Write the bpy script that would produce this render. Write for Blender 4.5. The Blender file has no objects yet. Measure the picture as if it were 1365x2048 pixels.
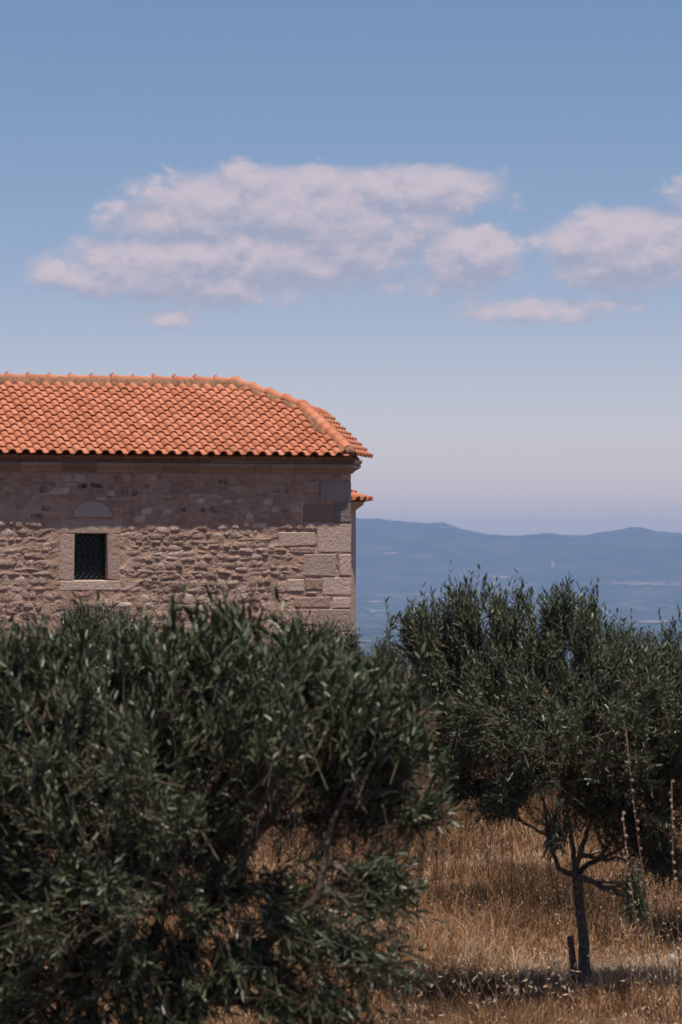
import bpy, bmesh, math, random
import numpy as np
from mathutils import Vector, Matrix
R = math.radians
SC = bpy.context.scene
COL = SC.collection

# ------------------------------------------------------------------ camera
F_PX, CX, CY, HORIZON = 6500.0, 682.5, 1024.0, 1120.0      # in pixels of the 1365 x 2048 photograph
EYE = Vector((0, 0, 3.48))
PITCH = math.atan((HORIZON - CY) / F_PX)
cam = bpy.data.cameras.new('camera')
cam.sensor_fit = 'HORIZONTAL'
cam.sensor_width = 24.0
cam.lens = F_PX / 1365 * 24.0
cam.clip_start, cam.clip_end = 0.5, 300000
cam.dof.use_dof = True
cam.dof.focus_distance = 44
cam.dof.aperture_fstop = 5.2
camo = bpy.data.objects.new('camera', cam)
COL.objects.link(camo)
camo.location = EYE
camo.rotation_euler = (R(90) + PITCH, 0, 0)
SC.camera = camo
SC.view_settings.view_transform = 'Standard'
SC.view_settings.look = 'None'
SC.view_settings.gamma = 1
SC.view_settings.exposure = 0.12
SC.cycles.use_denoising = True
SC.cycles.max_bounces = 5
SC.cycles.transparent_max_bounces = 8
SC.cycles.volume_bounces = 0

SUN_EL, SUN_AZ = R(73), R(24)        # azimuth: from "towards the camera" turned to the right
sun_dir = Vector((math.sin(SUN_AZ) * math.cos(SUN_EL), -math.cos(SUN_AZ) * math.cos(SUN_EL), math.sin(SUN_EL)))

# ------------------------------------------------------------------ node maths helper
class N:
    """wraps a socket so that shader maths reads like maths"""
    def __init__(s, nt, sock): s.nt, s.k = nt, sock
    def op(s, o, *a, clamp=False):
        n = s.nt.nodes.new('ShaderNodeMath'); n.operation = o; n.use_clamp = clamp
        for i, v in enumerate((s,) + a):
            if isinstance(v, N): s.nt.links.new(v.k, n.inputs[i])
            else: n.inputs[i].default_value = v
        return N(s.nt, n.outputs[0])
    def __add__(s, b): return s.op('ADD', b)
    __radd__ = __add__
    def __sub__(s, b): return s.op('SUBTRACT', b)
    def __rsub__(s, b): return (s * -1.0) + b
    def __mul__(s, b): return s.op('MULTIPLY', b)
    __rmul__ = __mul__
    def __truediv__(s, b): return s.op('DIVIDE', b)
    def max(s, b): return s.op('MAXIMUM', b)
    def min(s, b): return s.op('MINIMUM', b)
    def smax(s, b, k): return s.op('SMOOTH_MAX', b, k)
    def abs(s): return s.op('ABSOLUTE')
    def sat(s): return s.op('ADD', 0.0, clamp=True)
    def ramp(s, lo, hi):
        n = s.nt.nodes.new('ShaderNodeMapRange'); n.interpolation_type = 'SMOOTHSTEP'
        s.nt.links.new(s.k, n.inputs[0]); n.inputs[1].default_value = lo; n.inputs[2].default_value = hi
        return N(s.nt, n.outputs[0])
def comb(nt, x, y, z):
    n = nt.nodes.new('ShaderNodeCombineXYZ')
    for i, v in enumerate((x, y, z)):
        if isinstance(v, N): nt.links.new(v.k, n.inputs[i])
        else: n.inputs[i].default_value = v
    return n.outputs[0]
def noise(nt, vec, scale, detail=4, rough=0.55, dist=0.0):
    n = nt.nodes.new('ShaderNodeTexNoise')
    n.inputs['Scale'].default_value = scale; n.inputs['Detail'].default_value = detail
    n.inputs['Roughness'].default_value = rough; n.inputs['Distortion'].default_value = dist
    if vec is not None: nt.links.new(vec, n.inputs['Vector'])
    return N(nt, n.outputs[0])
def mixc(nt, fac, a, b, mode='MIX'):
    n = nt.nodes.new('ShaderNodeMix'); n.data_type = 'RGBA'; n.blend_type = mode
    for sock, v in ((n.inputs[0], fac), (n.inputs[6], a), (n.inputs[7], b)):
        if isinstance(v, N): nt.links.new(v.k, sock)
        elif isinstance(v, bpy.types.NodeSocket): nt.links.new(v, sock)
        elif isinstance(v, (int, float)): sock.default_value = v
        else: sock.default_value = (*v, 1)
    return n.outputs[2]

# ------------------------------------------------------------------ world: Nishita sky with cumulus in its lower band
SKY_STRENGTH = 0.068
w = bpy.data.worlds.new('World'); SC.world = w; w.use_nodes = True
nt = w.node_tree; nt.nodes.clear()
out = nt.nodes.new('ShaderNodeOutputWorld'); bg = nt.nodes.new('ShaderNodeBackground')
bg.inputs[1].default_value = SKY_STRENGTH
nt.links.new(bg.outputs[0], out.inputs[0])
sky = nt.nodes.new('ShaderNodeTexSky'); sky.sky_type = 'NISHITA'; sky.sun_disc = False
sky.sun_elevation = SUN_EL
sky.sun_rotation = math.pi - SUN_AZ
sky.altitude = 300; sky.air_density = 1.0; sky.dust_density = 1.2; sky.ozone_density = 2.2
tc = nt.nodes.new('ShaderNodeTexCoord')
sx = nt.nodes.new('ShaderNodeSeparateXYZ'); nt.links.new(tc.outputs['Generated'], sx.inputs[0])
X, Y, Z = (N(nt, sx.outputs[i]) for i in range(3))
az = X.op('ARCTAN2', Y); el = Z.op('ARCSINE')
tint = mixc(nt, el.ramp(R(-1.0), R(10)), mixc(nt, el.ramp(R(-1.5), R(6.5)), (3.2, 2.5, 2.5), (1.55, 1.34, 1.70)), (0.97, 1.07, 1.24))     # lavender low air, the same all round
skyc = mixc(nt, 1.0, sky.outputs[0], tint, 'MULTIPLY')
clouds = [  # azimuth, elevation, half-widths in degrees, and thickness
    (-0.75, 6.28, 3.2, 0.68, 1.05), (1.30, 6.55, 1.7, 0.42, 0.9), (-2.55, 5.28, 2.6, 0.62, 1.0), (-4.6, 5.02, 1.0, 0.26, 0.8),
    (-0.7, 5.5, 2.3, 0.62, 0.95), (-2.6, 5.95, 1.9, 0.55, 0.85), (2.28, 5.42, 0.95, 0.52, 1.1), (5.1, 5.55, 1.65, 0.66, 1.15), (-3.0, 4.27, 0.5, 0.17, 0.75),
    (3.4, 4.42, 1.7, 0.22, 0.55), (6.3, 6.4, 0.6, 0.35, 0.45), (1.0, 4.95, 2.0, 0.35, 0.30),
    (-9.5, 5.6, 2.0, 0.6, 1.0), (9.8, 6.2, 2.2, 0.6, 1.0), (-14.0, 5.0, 2.4, 0.5, 0.9), (15.0, 5.2, 2.0, 0.5, 0.9)]
def puffs(a2, e2):
    v = nt.nodes.new('ShaderNodeTexVoronoi'); v.feature = 'F1'; v.voronoi_dimensions = '2D'
    wrp = noise(nt, comb(nt, a2 * 70.0, e2 * 90.0, 1.0), 1.0, 3, 0.6)
    nt.links.new(comb(nt, a2 * 85.0 + wrp * 1.2, e2 * 135.0 + wrp * 0.9, 0.0), v.inputs['Vector'])
    v.inputs['Scale'].default_value = 1.0; v.inputs['Detail'].default_value = 2.0; v.inputs['Roughness'].default_value = 0.55
    return N(nt, v.outputs['Distance'])
def cloud_field(dv):
    a2, e2 = az, el + dv
    n1 = noise(nt, comb(nt, a2 * 70.0, e2 * 120.0, 3.7), 1.0, 6, 0.60, 0.0)
    n2 = noise(nt, comb(nt, a2 * 22.0, e2 * 55.0, 9.1), 1.0, 3, 0.5)
    pf = puffs(a2, e2)
    body = None
    for a, e, ra, re, t in clouds:
        da = (a2 - R(a)) * (1 / R(ra * 1.06)); de = (e2 - R(e)) * (1 / R(re * 1.18))
        de = de.max(0.0) * 1.12 + de.min(0.0) * 0.80          # firm tops, bases that thin out
        f = ((1.0 - da * da - de * de) * t).max(-1.0)
        body = f if body is None else body.smax(f, 0.20)
    return body * 0.95 + (n1 - 0.5) * 1.05 + (n2 - 0.5) * 1.0 + (0.42 - pf) * 0.62 + 0.30, body
d0, veil = cloud_field(0.0)
d1, _ = cloud_field(R(0.28))
cover = d0.ramp(-0.10, 0.70).max((veil * 0.9 + (d0 - 0.2) * 0.22).ramp(-0.16, 0.62) * 0.88)      # a soft veil joins the puffs
shade = (0.44 + (d0 - d1) * 1.0).sat()
CL_LIT, CL_DARK = (9.2, 7.7, 8.2), (5.4, 5.4, 6.8)
ccol = mixc(nt, shade, CL_DARK, CL_LIT)
fin = mixc(nt, cover * 0.86, skyc, ccol)
nt.links.new(fin, bg.inputs[0])

sl = bpy.data.lights.new('sun', 'SUN'); sl.energy = 5.0; sl.angle = R(0.53); sl.color = (1.0, 0.905, 0.79)
slo = bpy.data.objects.new('sun', sl); COL.objects.link(slo)
slo.rotation_euler = sun_dir.to_track_quat('Z', 'Y').to_euler()
slo.location = (0, -5, 30)

# ------------------------------------------------------------------ pixels to rays, noise, meshes
cp, sp = math.cos(PITCH), math.sin(PITCH)
def ray(px, py):
    x, z = (px - CX) / F_PX, (CY - py) / F_PX
    return Vector((x, cp - z * sp, sp + z * cp))
def at(px, py, y):
    d = ray(px, py); return EYE + d * (y / d.y)

def hash2(ix, iy, seed):
    h = (ix.astype(np.int64) * 374761393 + iy.astype(np.int64) * 668265263 + seed * 1442695041) & 0xFFFFFFFF
    h = ((h ^ (h >> 13)) * 1274126177) & 0xFFFFFFFF
    return ((h ^ (h >> 16)) & 0xFFFF) / 65535.0
def vnoise(x, y, seed=0):
    x, y = np.asarray(x, float), np.asarray(y, float)
    ix, iy = np.floor(x), np.floor(y)
    fx, fy = x - ix, y - iy
    fx, fy = fx * fx * (3 - 2 * fx), fy * fy * (3 - 2 * fy)
    a, b = hash2(ix, iy, seed), hash2(ix + 1, iy, seed)
    c, d = hash2(ix, iy + 1, seed), hash2(ix + 1, iy + 1, seed)
    return (a + (b - a) * fx) * (1 - fy) + (c + (d - c) * fx) * fy - 0.5
def fbm(x, y, seed=0, octv=4, gain=0.5):
    s, a, f = 0, 1, 1
    for i in range(octv):
        s = s + a * vnoise(x * f, y * f, seed + i * 17); a *= gain; f *= 2.03
    return s

def mesh(name, v, f, mat=None, smooth=False):
    me = bpy.data.meshes.new(name)
    me.from_pydata([tuple(p) for p in v], [], [tuple(q) for q in f])
    if mat: me.materials.append(mat)
    if smooth: me.polygons.foreach_set('use_smooth', [True] * len(me.polygons))
    me.update()
    return me
def mesh_np(name, verts, loops, sizes, mat=None, smooth=False, attrs=None):
    """fast mesh from arrays: verts (n,3), loops flat indices, sizes (faces,) corner counts"""
    me = bpy.data.meshes.new(name)
    me.vertices.add(len(verts)); me.vertices.foreach_set('co', np.ascontiguousarray(verts, np.float32).ravel())
    me.loops.add(len(loops)); me.loops.foreach_set('vertex_index', np.ascontiguousarray(loops, np.int32))
    me.polygons.add(len(sizes))
    st = np.concatenate(([0], np.cumsum(sizes)[:-1])).astype(np.int32)
    me.polygons.foreach_set('loop_start', st)
    me.polygons.foreach_set('loop_total', np.asarray(sizes, np.int32))
    if smooth: me.polygons.foreach_set('use_smooth', np.ones(len(sizes), bool))
    for k, a in (attrs or {}).items():
        at_ = me.attributes.new(k, 'FLOAT', 'POINT'); at_.data.foreach_set('value', np.ascontiguousarray(a, np.float32))
    if mat: me.materials.append(mat)
    me.update(calc_edges=True)
    return me
def link(name, me, parent=None, loc=None, **props):
    o = bpy.data.objects.new(name, me); COL.objects.link(o)
    if parent: o.parent = parent
    if loc is not None: o.location = loc
    for k, v in props.items(): o[k] = v
    return o
def empty(name, loc, rz, label, cat, group=None):
    o = bpy.data.objects.new(name, None); COL.objects.link(o)
    o.empty_display_size = 0.2
    o.location = loc; o.rotation_euler = (0, 0, rz); o['label'] = label; o['category'] = cat
    if group: o['group'] = group
    return o
class MB:
    def __init__(s): s.v, s.f = [], []
    def add(s, v, f):
        n = len(s.v); s.v += [tuple(p) for p in v]; s.f += [tuple(i + n for i in q) for q in f]
    def tube(s, pts, rad, k=7, cap=True):
        pts = [Vector(p) for p in pts]; n = len(s.v)
        ref = Vector((0.31, 0.77, 0.12)).normalized()
        for i, p in enumerate(pts):
            t = (pts[min(i + 1, len(pts) - 1)] - pts[max(i - 1, 0)]).normalized()
            a = t.cross(ref).normalized(); b = t.cross(a)
            for j in range(k):
                q = 2 * math.pi * j / k
                s.v.append(tuple(p + (a * math.cos(q) + b * math.sin(q)) * rad[i]))
        for i in range(len(pts) - 1):
            for j in range(k):
                j2 = (j + 1) % k
                s.f.append((n + i * k + j, n + i * k + j2, n + (i + 1) * k + j2, n + (i + 1) * k + j))
        if cap:
            s.f.append(tuple(n + j for j in range(k))[::-1]); s.f.append(tuple(n + (len(pts) - 1) * k + j for j in range(k)))
    def mesh(s, name, mat, smooth=False): return mesh(name, s.v, s.f, mat, smooth)

# ------------------------------------------------------------------ materials
def new_mat(name, rough=0.9, spec=0.3):
    m = bpy.data.materials.new(name); m.use_nodes = True
    t = m.node_tree; b = t.nodes['Principled BSDF']
    b.inputs['Roughness'].default_value = rough; b.inputs['Specular IOR Level'].default_value = spec
    return m, t, b
def objcoord(t, space='Object'):
    c = t.nodes.new('ShaderNodeTexCoord'); return c.outputs[space]
def position(t):
    return t.nodes.new('ShaderNodeNewGeometry').outputs['Position']
def scaled(t, vec, s):
    n = t.nodes.new('ShaderNodeMapping'); n.inputs['Scale'].default_value = s; t.links.new(vec, n.inputs[0]); return n.outputs[0]
def rnd_object(t): return N(t, t.nodes.new('ShaderNodeObjectInfo').outputs['Random'])
def attr(t, name):
    n = t.nodes.new('ShaderNodeAttribute'); n.attribute_name = name; return N(t, n.outputs['Fac'])
def ramp(t, fac, stops):
    n = t.nodes.new('ShaderNodeValToRGB'); t.links.new(fac.k, n.inputs[0])
    e = n.color_ramp.elements
    while len(e) < len(stops): e.new(0.5)
    for el_, (p, c) in zip(e, stops): el_.position = p; el_.color = (*c, 1)
    return n.outputs[0]
def bump(t, b, h, dist, strength=1.0):
    n = t.nodes.new('ShaderNodeBump'); n.inputs['Distance'].default_value = dist; n.inputs['Strength'].default_value = strength
    t.links.new(h.k, n.inputs['Height']); t.links.new(n.outputs[0], b.inputs['Normal'])

def make_mortar():
    m, t, b = new_mat('lime_mortar', 0.95, 0.15)
    p = position(t)
    a = noise(t, p, 1.3, 5, 0.6); c = noise(t, p, 9, 5, 0.65); f = noise(t, scaled(t, p, (30, 30, 60)), 1.0, 4, 0.65, 0.6)
    col = ramp(t, a * 0.5 + c * 0.5, [(0.32, (0.26, 0.160, 0.118)), (0.5, (0.42, 0.280, 0.212)), (0.68, (0.54, 0.385, 0.30))])
    col = mixc(t, (f.ramp(0.30, 0.42) * -1.0 + 1.0) * 0.55, col, (0.16, 0.11, 0.085))
    t.links.new(col, b.inputs['Base Color'])
    bump(t, b, f + c * 0.9 + noise(t, p, 70, 2, 0.6) * 0.5, 0.024, 1.0)
    return m
def make_stone(name, stops, bumpd=0.016, pit=0.5):
    m, t, b = new_mat(name, 0.92, 0.2)
    p = position(t); r = rnd_object(t)
    a = noise(t, p, 14, 6, 0.68); c = noise(t, p, 24, 4, 0.6); g = noise(t, p, 3.0, 2, 0.5)
    col = ramp(t, (r * 0.78 + (a - 0.5) * 0.6 + (g - 0.5) * 0.5 + 0.12).sat(), stops)
    pits = (c.ramp(0.33, 0.40) * -1.0 + 1.0)
    col = mixc(t, pits * pit, col, (0.13, 0.095, 0.075))
    t.links.new(col, b.inputs['Base Color'])
    bump(t, b, a * 1.2 + c * 0.5, bumpd)
    return m
def make_clay():
    m, t, b = new_mat('terracotta', 0.82, 0.25)
    p = position(t); r = rnd_object(t)
    a = noise(t, p, 7, 5, 0.6); c = noise(t, p, 60, 3, 0.6); d = noise(t, p, 2.0, 3, 0.6)
    col = ramp(t, (r * 0.65 + (a - 0.5) * 0.5 + 0.18).sat(), [(0.0, (0.33, 0.115, 0.062)), (0.3, (0.44, 0.158, 0.084)), (0.75, (0.51, 0.195, 0.108)), (1, (0.53, 0.26, 0.17))])
    col = mixc(t, (a * 0.5 + d * 0.5).ramp(0.52, 0.68) * 0.45, col, (0.30, 0.155, 0.10))
    col = mixc(t, c.ramp(0.60, 0.75) * 0.28, col, (0.42, 0.25, 0.17))
    t.links.new(col, b.inputs['Base Color'])
    bump(t, b, c + a * 0.5, 0.004)
    return m
def make_simple(name, c0, c1, scale, rough=0.9, spec=0.2, bd=0.01, detail=5):
    m, t, b = new_mat(name, rough, spec)
    p = position(t); a = noise(t, p, scale, detail, 0.62)
    t.links.new(mixc(t, a.ramp(0.32, 0.68), c0, c1), b.inputs['Base Color'])
    if bd: bump(t, b, a, bd)
    return m
def make_leaf(name, top, top2, under):
    m, t, b = new_mat(name, 0.36, 0.36)
    r = attr(t, 'rnd')
    g = t.nodes.new('ShaderNodeNewGeometry')
    c = mixc(t, r, top, top2)
    c = mixc(t, r.ramp(0.95, 0.99), c, (0.20, 0.18, 0.10))
    c = mixc(t, N(t, g.outputs['Backfacing']), c, under)
    t.links.new(c, b.inputs['Base Color'])
    tr = t.nodes.new('ShaderNodeBsdfTranslucent'); tr.inputs[0].default_value = (0.05, 0.07, 0.02, 1)
    mx = t.nodes.new('ShaderNodeMixShader'); mx.inputs[0].default_value = 0.18
    o = t.nodes['Material Output']
    t.links.new(b.outputs[0], mx.inputs[1]); t.links.new(tr.outputs[0], mx.inputs[2]); t.links.new(mx.outputs[0], o.inputs[0])
    return m
def make_grass():
    m, t, b = new_mat('dry_grass', 0.7, 0.25)
    r = attr(t, 'rnd')
    c = ramp(t, r, [(0.0, (0.060, 0.034, 0.018)), (0.3, (0.185, 0.098, 0.045)), (0.6, (0.33, 0.178, 0.083)), (0.86, (0.46, 0.27, 0.138)), (0.95, (0.54, 0.40, 0.27)), (1.0, (0.10, 0.11, 0.05))])
    t.links.new(c, b.inputs['Base Color'])
    tr = t.nodes.new('ShaderNodeBsdfTranslucent'); t.links.new(c, tr.inputs[0])
    mx = t.nodes.new('ShaderNodeMixShader'); mx.inputs[0].default_value = 0.25
    t.links.new(b.outputs[0], mx.inputs[1]); t.links.new(tr.outputs[0], mx.inputs[2])
    t.links.new(mx.outputs[0], t.nodes['Material Output'].inputs[0])
    return m
def make_ground():
    m, t, b = new_mat('ground', 0.95, 0.1)
    p = position(t)
    n0 = noise(t, p, 0.5, 6, 0.65); n1 = noise(t, p, 9, 5, 0.7)
    near = mixc(t, (n0 * 0.5 + n1 * 0.5).ramp(0.35, 0.62), (0.075, 0.042, 0.024), (0.18, 0.102, 0.056))
    # country beyond the edge of the hilltop: woods, scrub and pale fields
    f1 = noise(t, p, 0.00115, 6, 0.62, 0.4); f2 = noise(t, p, 0.0006, 5, 0.6); f3 = noise(t, p, 0.004, 5, 0.7)
    s = t.nodes.new('ShaderNodeSeparateXYZ'); t.links.new(p, s.inputs[0])
    z = N(t, s.outputs[2])
    low = (z + 120.0) * (-1 / 160.0)
    far = mixc(t, (f1 * 0.3 + f3 * 0.7).ramp(0.42, 0.66), (0.016, 0.030, 0.026), (0.075, 0.078, 0.058))
    far = mixc(t, f1.ramp(0.62, 0.68) * (low + 0.35).sat() * 0.45, far, (0.30, 0.225, 0.17))
    f4 = noise(t, p, 0.011, 2, 0.5)
    far = mixc(t, f4.ramp(0.60, 0.68) * f2.ramp(0.44, 0.60) * (low + 0.25).sat() * 0.45, far, (0.50, 0.43, 0.38))
    ln = t.nodes.new('ShaderNodeVectorMath'); ln.operation = 'LENGTH'; t.links.new(p, ln.inputs[0])
    d = N(t, ln.outputs['Value'])
    t.links.new(mixc(t, d.ramp(95, 600), near, far), b.inputs['Base Color'])
    bump(t, b, n1, 0.05)
    return m

M = {
    'mortar': make_mortar(),
    'rubble': make_stone('rubble_stone', [(0.0, (0.06, 0.05, 0.05)), (0.12, (0.15, 0.11, 0.095)), (0.20, (0.33, 0.225, 0.175)), (0.5, (0.39, 0.275, 0.215)), (0.75, (0.47, 0.35, 0.285)), (1.0, (0.62, 0.50, 0.42))], 0.035),
    'ashlar': make_stone('dressed_stone', [(0.0, (0.32, 0.23, 0.185)), (0.5, (0.43, 0.32, 0.26)), (1.0, (0.55, 0.425, 0.355))], 0.022, 0.75),
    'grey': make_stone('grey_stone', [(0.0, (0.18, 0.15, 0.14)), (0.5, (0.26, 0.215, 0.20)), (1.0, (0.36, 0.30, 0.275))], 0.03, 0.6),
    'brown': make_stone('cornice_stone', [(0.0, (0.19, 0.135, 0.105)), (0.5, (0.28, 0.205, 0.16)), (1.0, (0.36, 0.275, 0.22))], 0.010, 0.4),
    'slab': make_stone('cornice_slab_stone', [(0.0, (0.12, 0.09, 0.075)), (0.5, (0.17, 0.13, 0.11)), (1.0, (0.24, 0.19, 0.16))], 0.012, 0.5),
    'white': make_stone('white_stone', [(0.0, (0.26, 0.22, 0.19)), (0.5, (0.36, 0.31, 0.27)), (1.0, (0.50, 0.45, 0.41))], 0.02, 0.6),
    'clay': make_clay(),
    'bed': make_simple('ridge_mortar', (0.15, 0.075, 0.042), (0.31, 0.165, 0.098), 14, bd=0.03),
    'iron': make_simple('black_iron', (0.012, 0.016, 0.018), (0.03, 0.035, 0.036), 20, 0.6, 0.4, 0.002),
    'glass': make_simple('dark_glass', (0.006, 0.009, 0.011), (0.010, 0.014, 0.016), 3, 0.25, 0.4, 0.0),
    'bark': make_simple('olive_bark', (0.05, 0.036, 0.028), (0.17, 0.13, 0.105), 26, bd=0.02),
    'twig': make_simple('olive_twig', (0.09, 0.07, 0.052), (0.20, 0.155, 0.12), 20, bd=0.0),
    'stake': make_simple('weathered_wood', (0.045, 0.026, 0.018), (0.12, 0.075, 0.05), 30, bd=0.006),
    'stalk': make_simple('dry_stalk', (0.10, 0.062, 0.042), (0.24, 0.155, 0.105), 25, bd=0.0),
    'seed': make_simple('seed_pod', (0.20, 0.135, 0.09), (0.36, 0.255, 0.18), 40, bd=0.003),
    'leaf': make_leaf('olive_leaf', (0.016, 0.030, 0.013), (0.048, 0.066, 0.028), (0.100, 0.114, 0.070)),
    'grass': make_grass(),
    'ground': make_ground(),
    'clearing': make_simple('bare_field', (0.07, 0.062, 0.05), (0.24, 0.175, 0.14), 0.006, bd=0.0),
    'road': make_simple('pale_road', (0.22, 0.20, 0.185), (0.28, 0.25, 0.23), 0.01, bd=0.0),
}

# ------------------------------------------------------------------ terrain
RIDGE_R = 24000.0
sil = np.array([(-2500, 1062), (-1500, 1050), (-700, 1068), (0, 1052), (400, 1040), (706, 1036), (760, 1040), (820, 1045), (852, 1048), (884, 1045), (920, 1058), (960, 1067), (1010, 1073),
                (1040, 1071), (1090, 1066), (1160, 1072), (1220, 1062), (1262, 1055), (1280, 1055), (1310, 1061), (1365, 1066), (1700, 1050), (2400, 1068), (3400, 1055)], float)
def sstep(a, b, x):
    t = np.clip((x - a) / (b - a), 0, 1); return t * t * (3 - 2 * t)
def height(x, y):
    x, y = np.asarray(x, float), np.asarray(y, float)
    r = np.hypot(x, y)
    # hilltop: a bank under the photographer, an almost flat grove, then the edge
    z = 1.85 * (1 - sstep(3, 14, y)) * (1 - sstep(20, 60, r))
    z = z + 0.10 * fbm(x * 0.35, y * 0.35, 5, 3) * (1 - sstep(80, 120, r))
    z = z - 250 * sstep(104, 1900, r) - 6 * sstep(100, 170, r)
    pa = np.arctan2(x, np.maximum(np.abs(y), 1e-3)) * F_PX + CX
    top = (HORIZON - np.interp(pa, sil[:, 0], sil[:, 1])) / F_PX * RIDGE_R + 3.48
    jag = 9 * fbm(pa * 0.05, r * 0, 77, 4)
    t = sstep(12500, RIDGE_R, r)
    rise = (top + jag + 256) * (0.35 * t + 0.65 * t ** 2.2) * (1 - sstep(RIDGE_R * 1.02, RIDGE_R * 1.6, r))
    rough = fbm(x * 0.00042, y * 0.00042, 31, 5) * 190 + np.abs(fbm(x * 0.0011, y * 0.0011, 57, 4)) * -70
    rough = rough * sstep(9500, 16000, r) * (1 - sstep(19500, 23500, r) * 0.93) * (1 - sstep(RIDGE_R, RIDGE_R * 1.2, r))
    return z + rise + rough
angs = np.concatenate([np.arange(-9, 9.001, 0.075), np.arange(9.6, 30, 0.8), np.arange(31, 180, 3.5), np.arange(181, 330, 3.5), np.arange(330.4, 350.9, 0.8)])
angs = np.radians(np.sort(np.mod(angs, 360)))
rings = np.concatenate([np.geomspace(2.0, 130, 70), np.geomspace(140, 9000, 60), np.linspace(9200, 25500, 150), np.linspace(25800, 28000, 6)])
AA, RR = np.meshgrid(angs, rings)
gx, gy = RR * np.sin(AA), RR * np.cos(AA)
gv = np.stack([gx, gy, height(gx, gy)], -1).reshape(-1, 3)
na, nr = len(angs), len(rings)
i, j = np.meshgrid(np.arange(nr - 1), np.arange(na), indexing='ij')
j2 = (j + 1) % na
quads = np.stack([i * na + j, i * na + j2, (i + 1) * na + j2, (i + 1) * na + j], -1).reshape(-1, 4)
gv = np.vstack([gv, [[0, 0, 1.85]]]); ctr = len(gv) - 1
tri = np.stack([np.full(na, ctr), (np.arange(na) + 1) % na, np.arange(na)], -1)
loops = np.concatenate([quads.ravel()[::1], tri.ravel()])
sizes = np.concatenate([np.full(len(quads), 4), np.full(na, 3)])
gm = mesh_np('ground', gv, loops, sizes, M['ground'], True)
ground = link('ground', gm, kind='structure')
ground.data.flip_normals()

def land(px, py):
    """where the ray of a pixel first meets the far country"""
    d = ray(px, py); d = d / math.hypot(d.x, d.y)
    rr = np.arange(2500, 26000, 20.0)
    zz = height(rr * d.x, rr * d.y)
    hit = np.nonzero(EYE.z + rr * d.z < zz)[0]
    r0 = rr[hit[0]] if len(hit) else 20000
    return d.x * r0, d.y * r0
def field_patch(name, px, py, wpx, hpx, mat, seed):
    rg = random.Random(seed); v, f = [], []
    nx, ny = 14, 3
    for b in range(ny + 1):
        for a in range(nx + 1):
            u, q = a / nx * 2 - 1, b / ny * 2 - 1
            edge = math.sqrt(max(0.02, 1 - 0.8 * u * u)) * (0.55 + 0.9 * float(vnoise(u * 3 + seed, q, seed) + .5))
            x, y = land(px + u * wpx / 2 + rg.uniform(-1, 1), py + q * hpx / 2 * edge + u * rg.uniform(-.6, .6))
            v.append((x, y, float(height(x, y)) + 5))
    for b in range(ny):
        for a in range(nx):
            p = b * (nx + 1) + a; f.append((p, p + 1, p + nx + 2, p + nx + 1))
    return link(name, mesh(name, v, f, mat, True), kind='structure')
for q_, (px, py, wp, dp) in enumerate([(779, 1109, 34, 4), (846, 1115, 34, 4), (985, 1156, 74, 5), (1262, 1169, 70, 7), (1318, 1171, 36, 6), (1352, 1171, 26, 6), (1106, 1131, 7, 14),
                                      (1330, 1213, 40, 4), (845, 1191, 70, 5), (765, 1206, 56, 4), (1300, 1246, 44, 4), (725, 1285, 40, 4), (1237, 1118, 16, 2), (890, 1057, 22, 3)]):
    field_patch('bare_field', px, py, wp, dp, M['clearing'], q_)
def road_strip(pts, wid):
    v, f = [], []
    P = []
    for a, b in zip(pts[:-1], pts[1:]):
        for k in range(12): P.append((a[0] + (b[0] - a[0]) * k / 12, a[1] + (b[1] - a[1]) * k / 12))
    for k, p in enumerate(P):
        x, y = land(*p)
        for s in (-1, 1): v.append((x + s * wid / 2, y, float(height(x, y)) + 6))
        if k: f.append((2 * k - 2, 2 * k - 1, 2 * k + 1, 2 * k))
    link('road', mesh('road', v, f, M['road']), kind='structure')
road_strip([(1190, 1207), (1214, 1228), (1240, 1250)], 9)

# haze: the air over the plain
HAZE = 4.9e-5
hb = 28500.0; z0, z1 = float(gv[:, 2].min()) - 2.0, float(gv[:, 2].max()) + 30
hv = [(x, y, z) for z in (z0, z1) for x, y in ((-hb, -hb), (hb, -hb), (hb, hb), (-hb, hb))]
hm = bpy.data.materials.new('haze'); hm.use_nodes = True
ht = hm.node_tree; ht.nodes.clear()
ho = ht.nodes.new('ShaderNodeOutputMaterial'); pv = ht.nodes.new('ShaderNodeVolumePrincipled')
pv.inputs['Color'].default_value = (0.44, 0.63, 1.0, 1); pv.inputs['Density'].default_value = HAZE; pv.inputs['Anisotropy'].default_value = 0.0
ht.links.new(pv.outputs[0], ho.inputs['Volume'])
link('haze', mesh('haze', hv, [(3, 2, 1, 0), (4, 5, 6, 7), (0, 1, 5, 4), (1, 2, 6, 5), (2, 3, 7, 6), (3, 0, 4, 7)], hm), kind='stuff')

# ------------------------------------------------------------------ the stone church
TH = R(15)                      # its front runs away to the right
C0 = at(702, HORIZON, 65.0); C0.z = 0
ex, ey = Vector((math.cos(TH), math.sin(TH), 0)), Vector((-math.sin(TH), math.cos(TH), 0))
def loc_(p):
    q = p - C0; return Vector((q.dot(ex), q.dot(ey), q.z))
def on_plane(px, py, p0, n):
    """ray of a pixel with a plane given in the building's own frame"""
    o, d = loc_(EYE), ray(px, py); d = Vector((d.dot(ex), d.dot(ey), d.z))
    return o + d * ((p0 - o).dot(n) / d.dot(n))
def wall_pt(px, py): 
    p = on_plane(px, py, Vector((0, 0, 0)), Vector((0, 1, 0))); return p.x, p.z
church = empty('stone_church', C0, TH, 'old stone church of mortared rubble with an orange clay tile roof', 'church')
LEN = 13.0
rng = random.Random(4)
PHI = R(22)
F1n = Vector((0, -math.sin(PHI), math.cos(PHI)))
eave = on_plane(520, 912.5, Vector((0, -0.40, 0)), Vector((0, 1, 0)))
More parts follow.
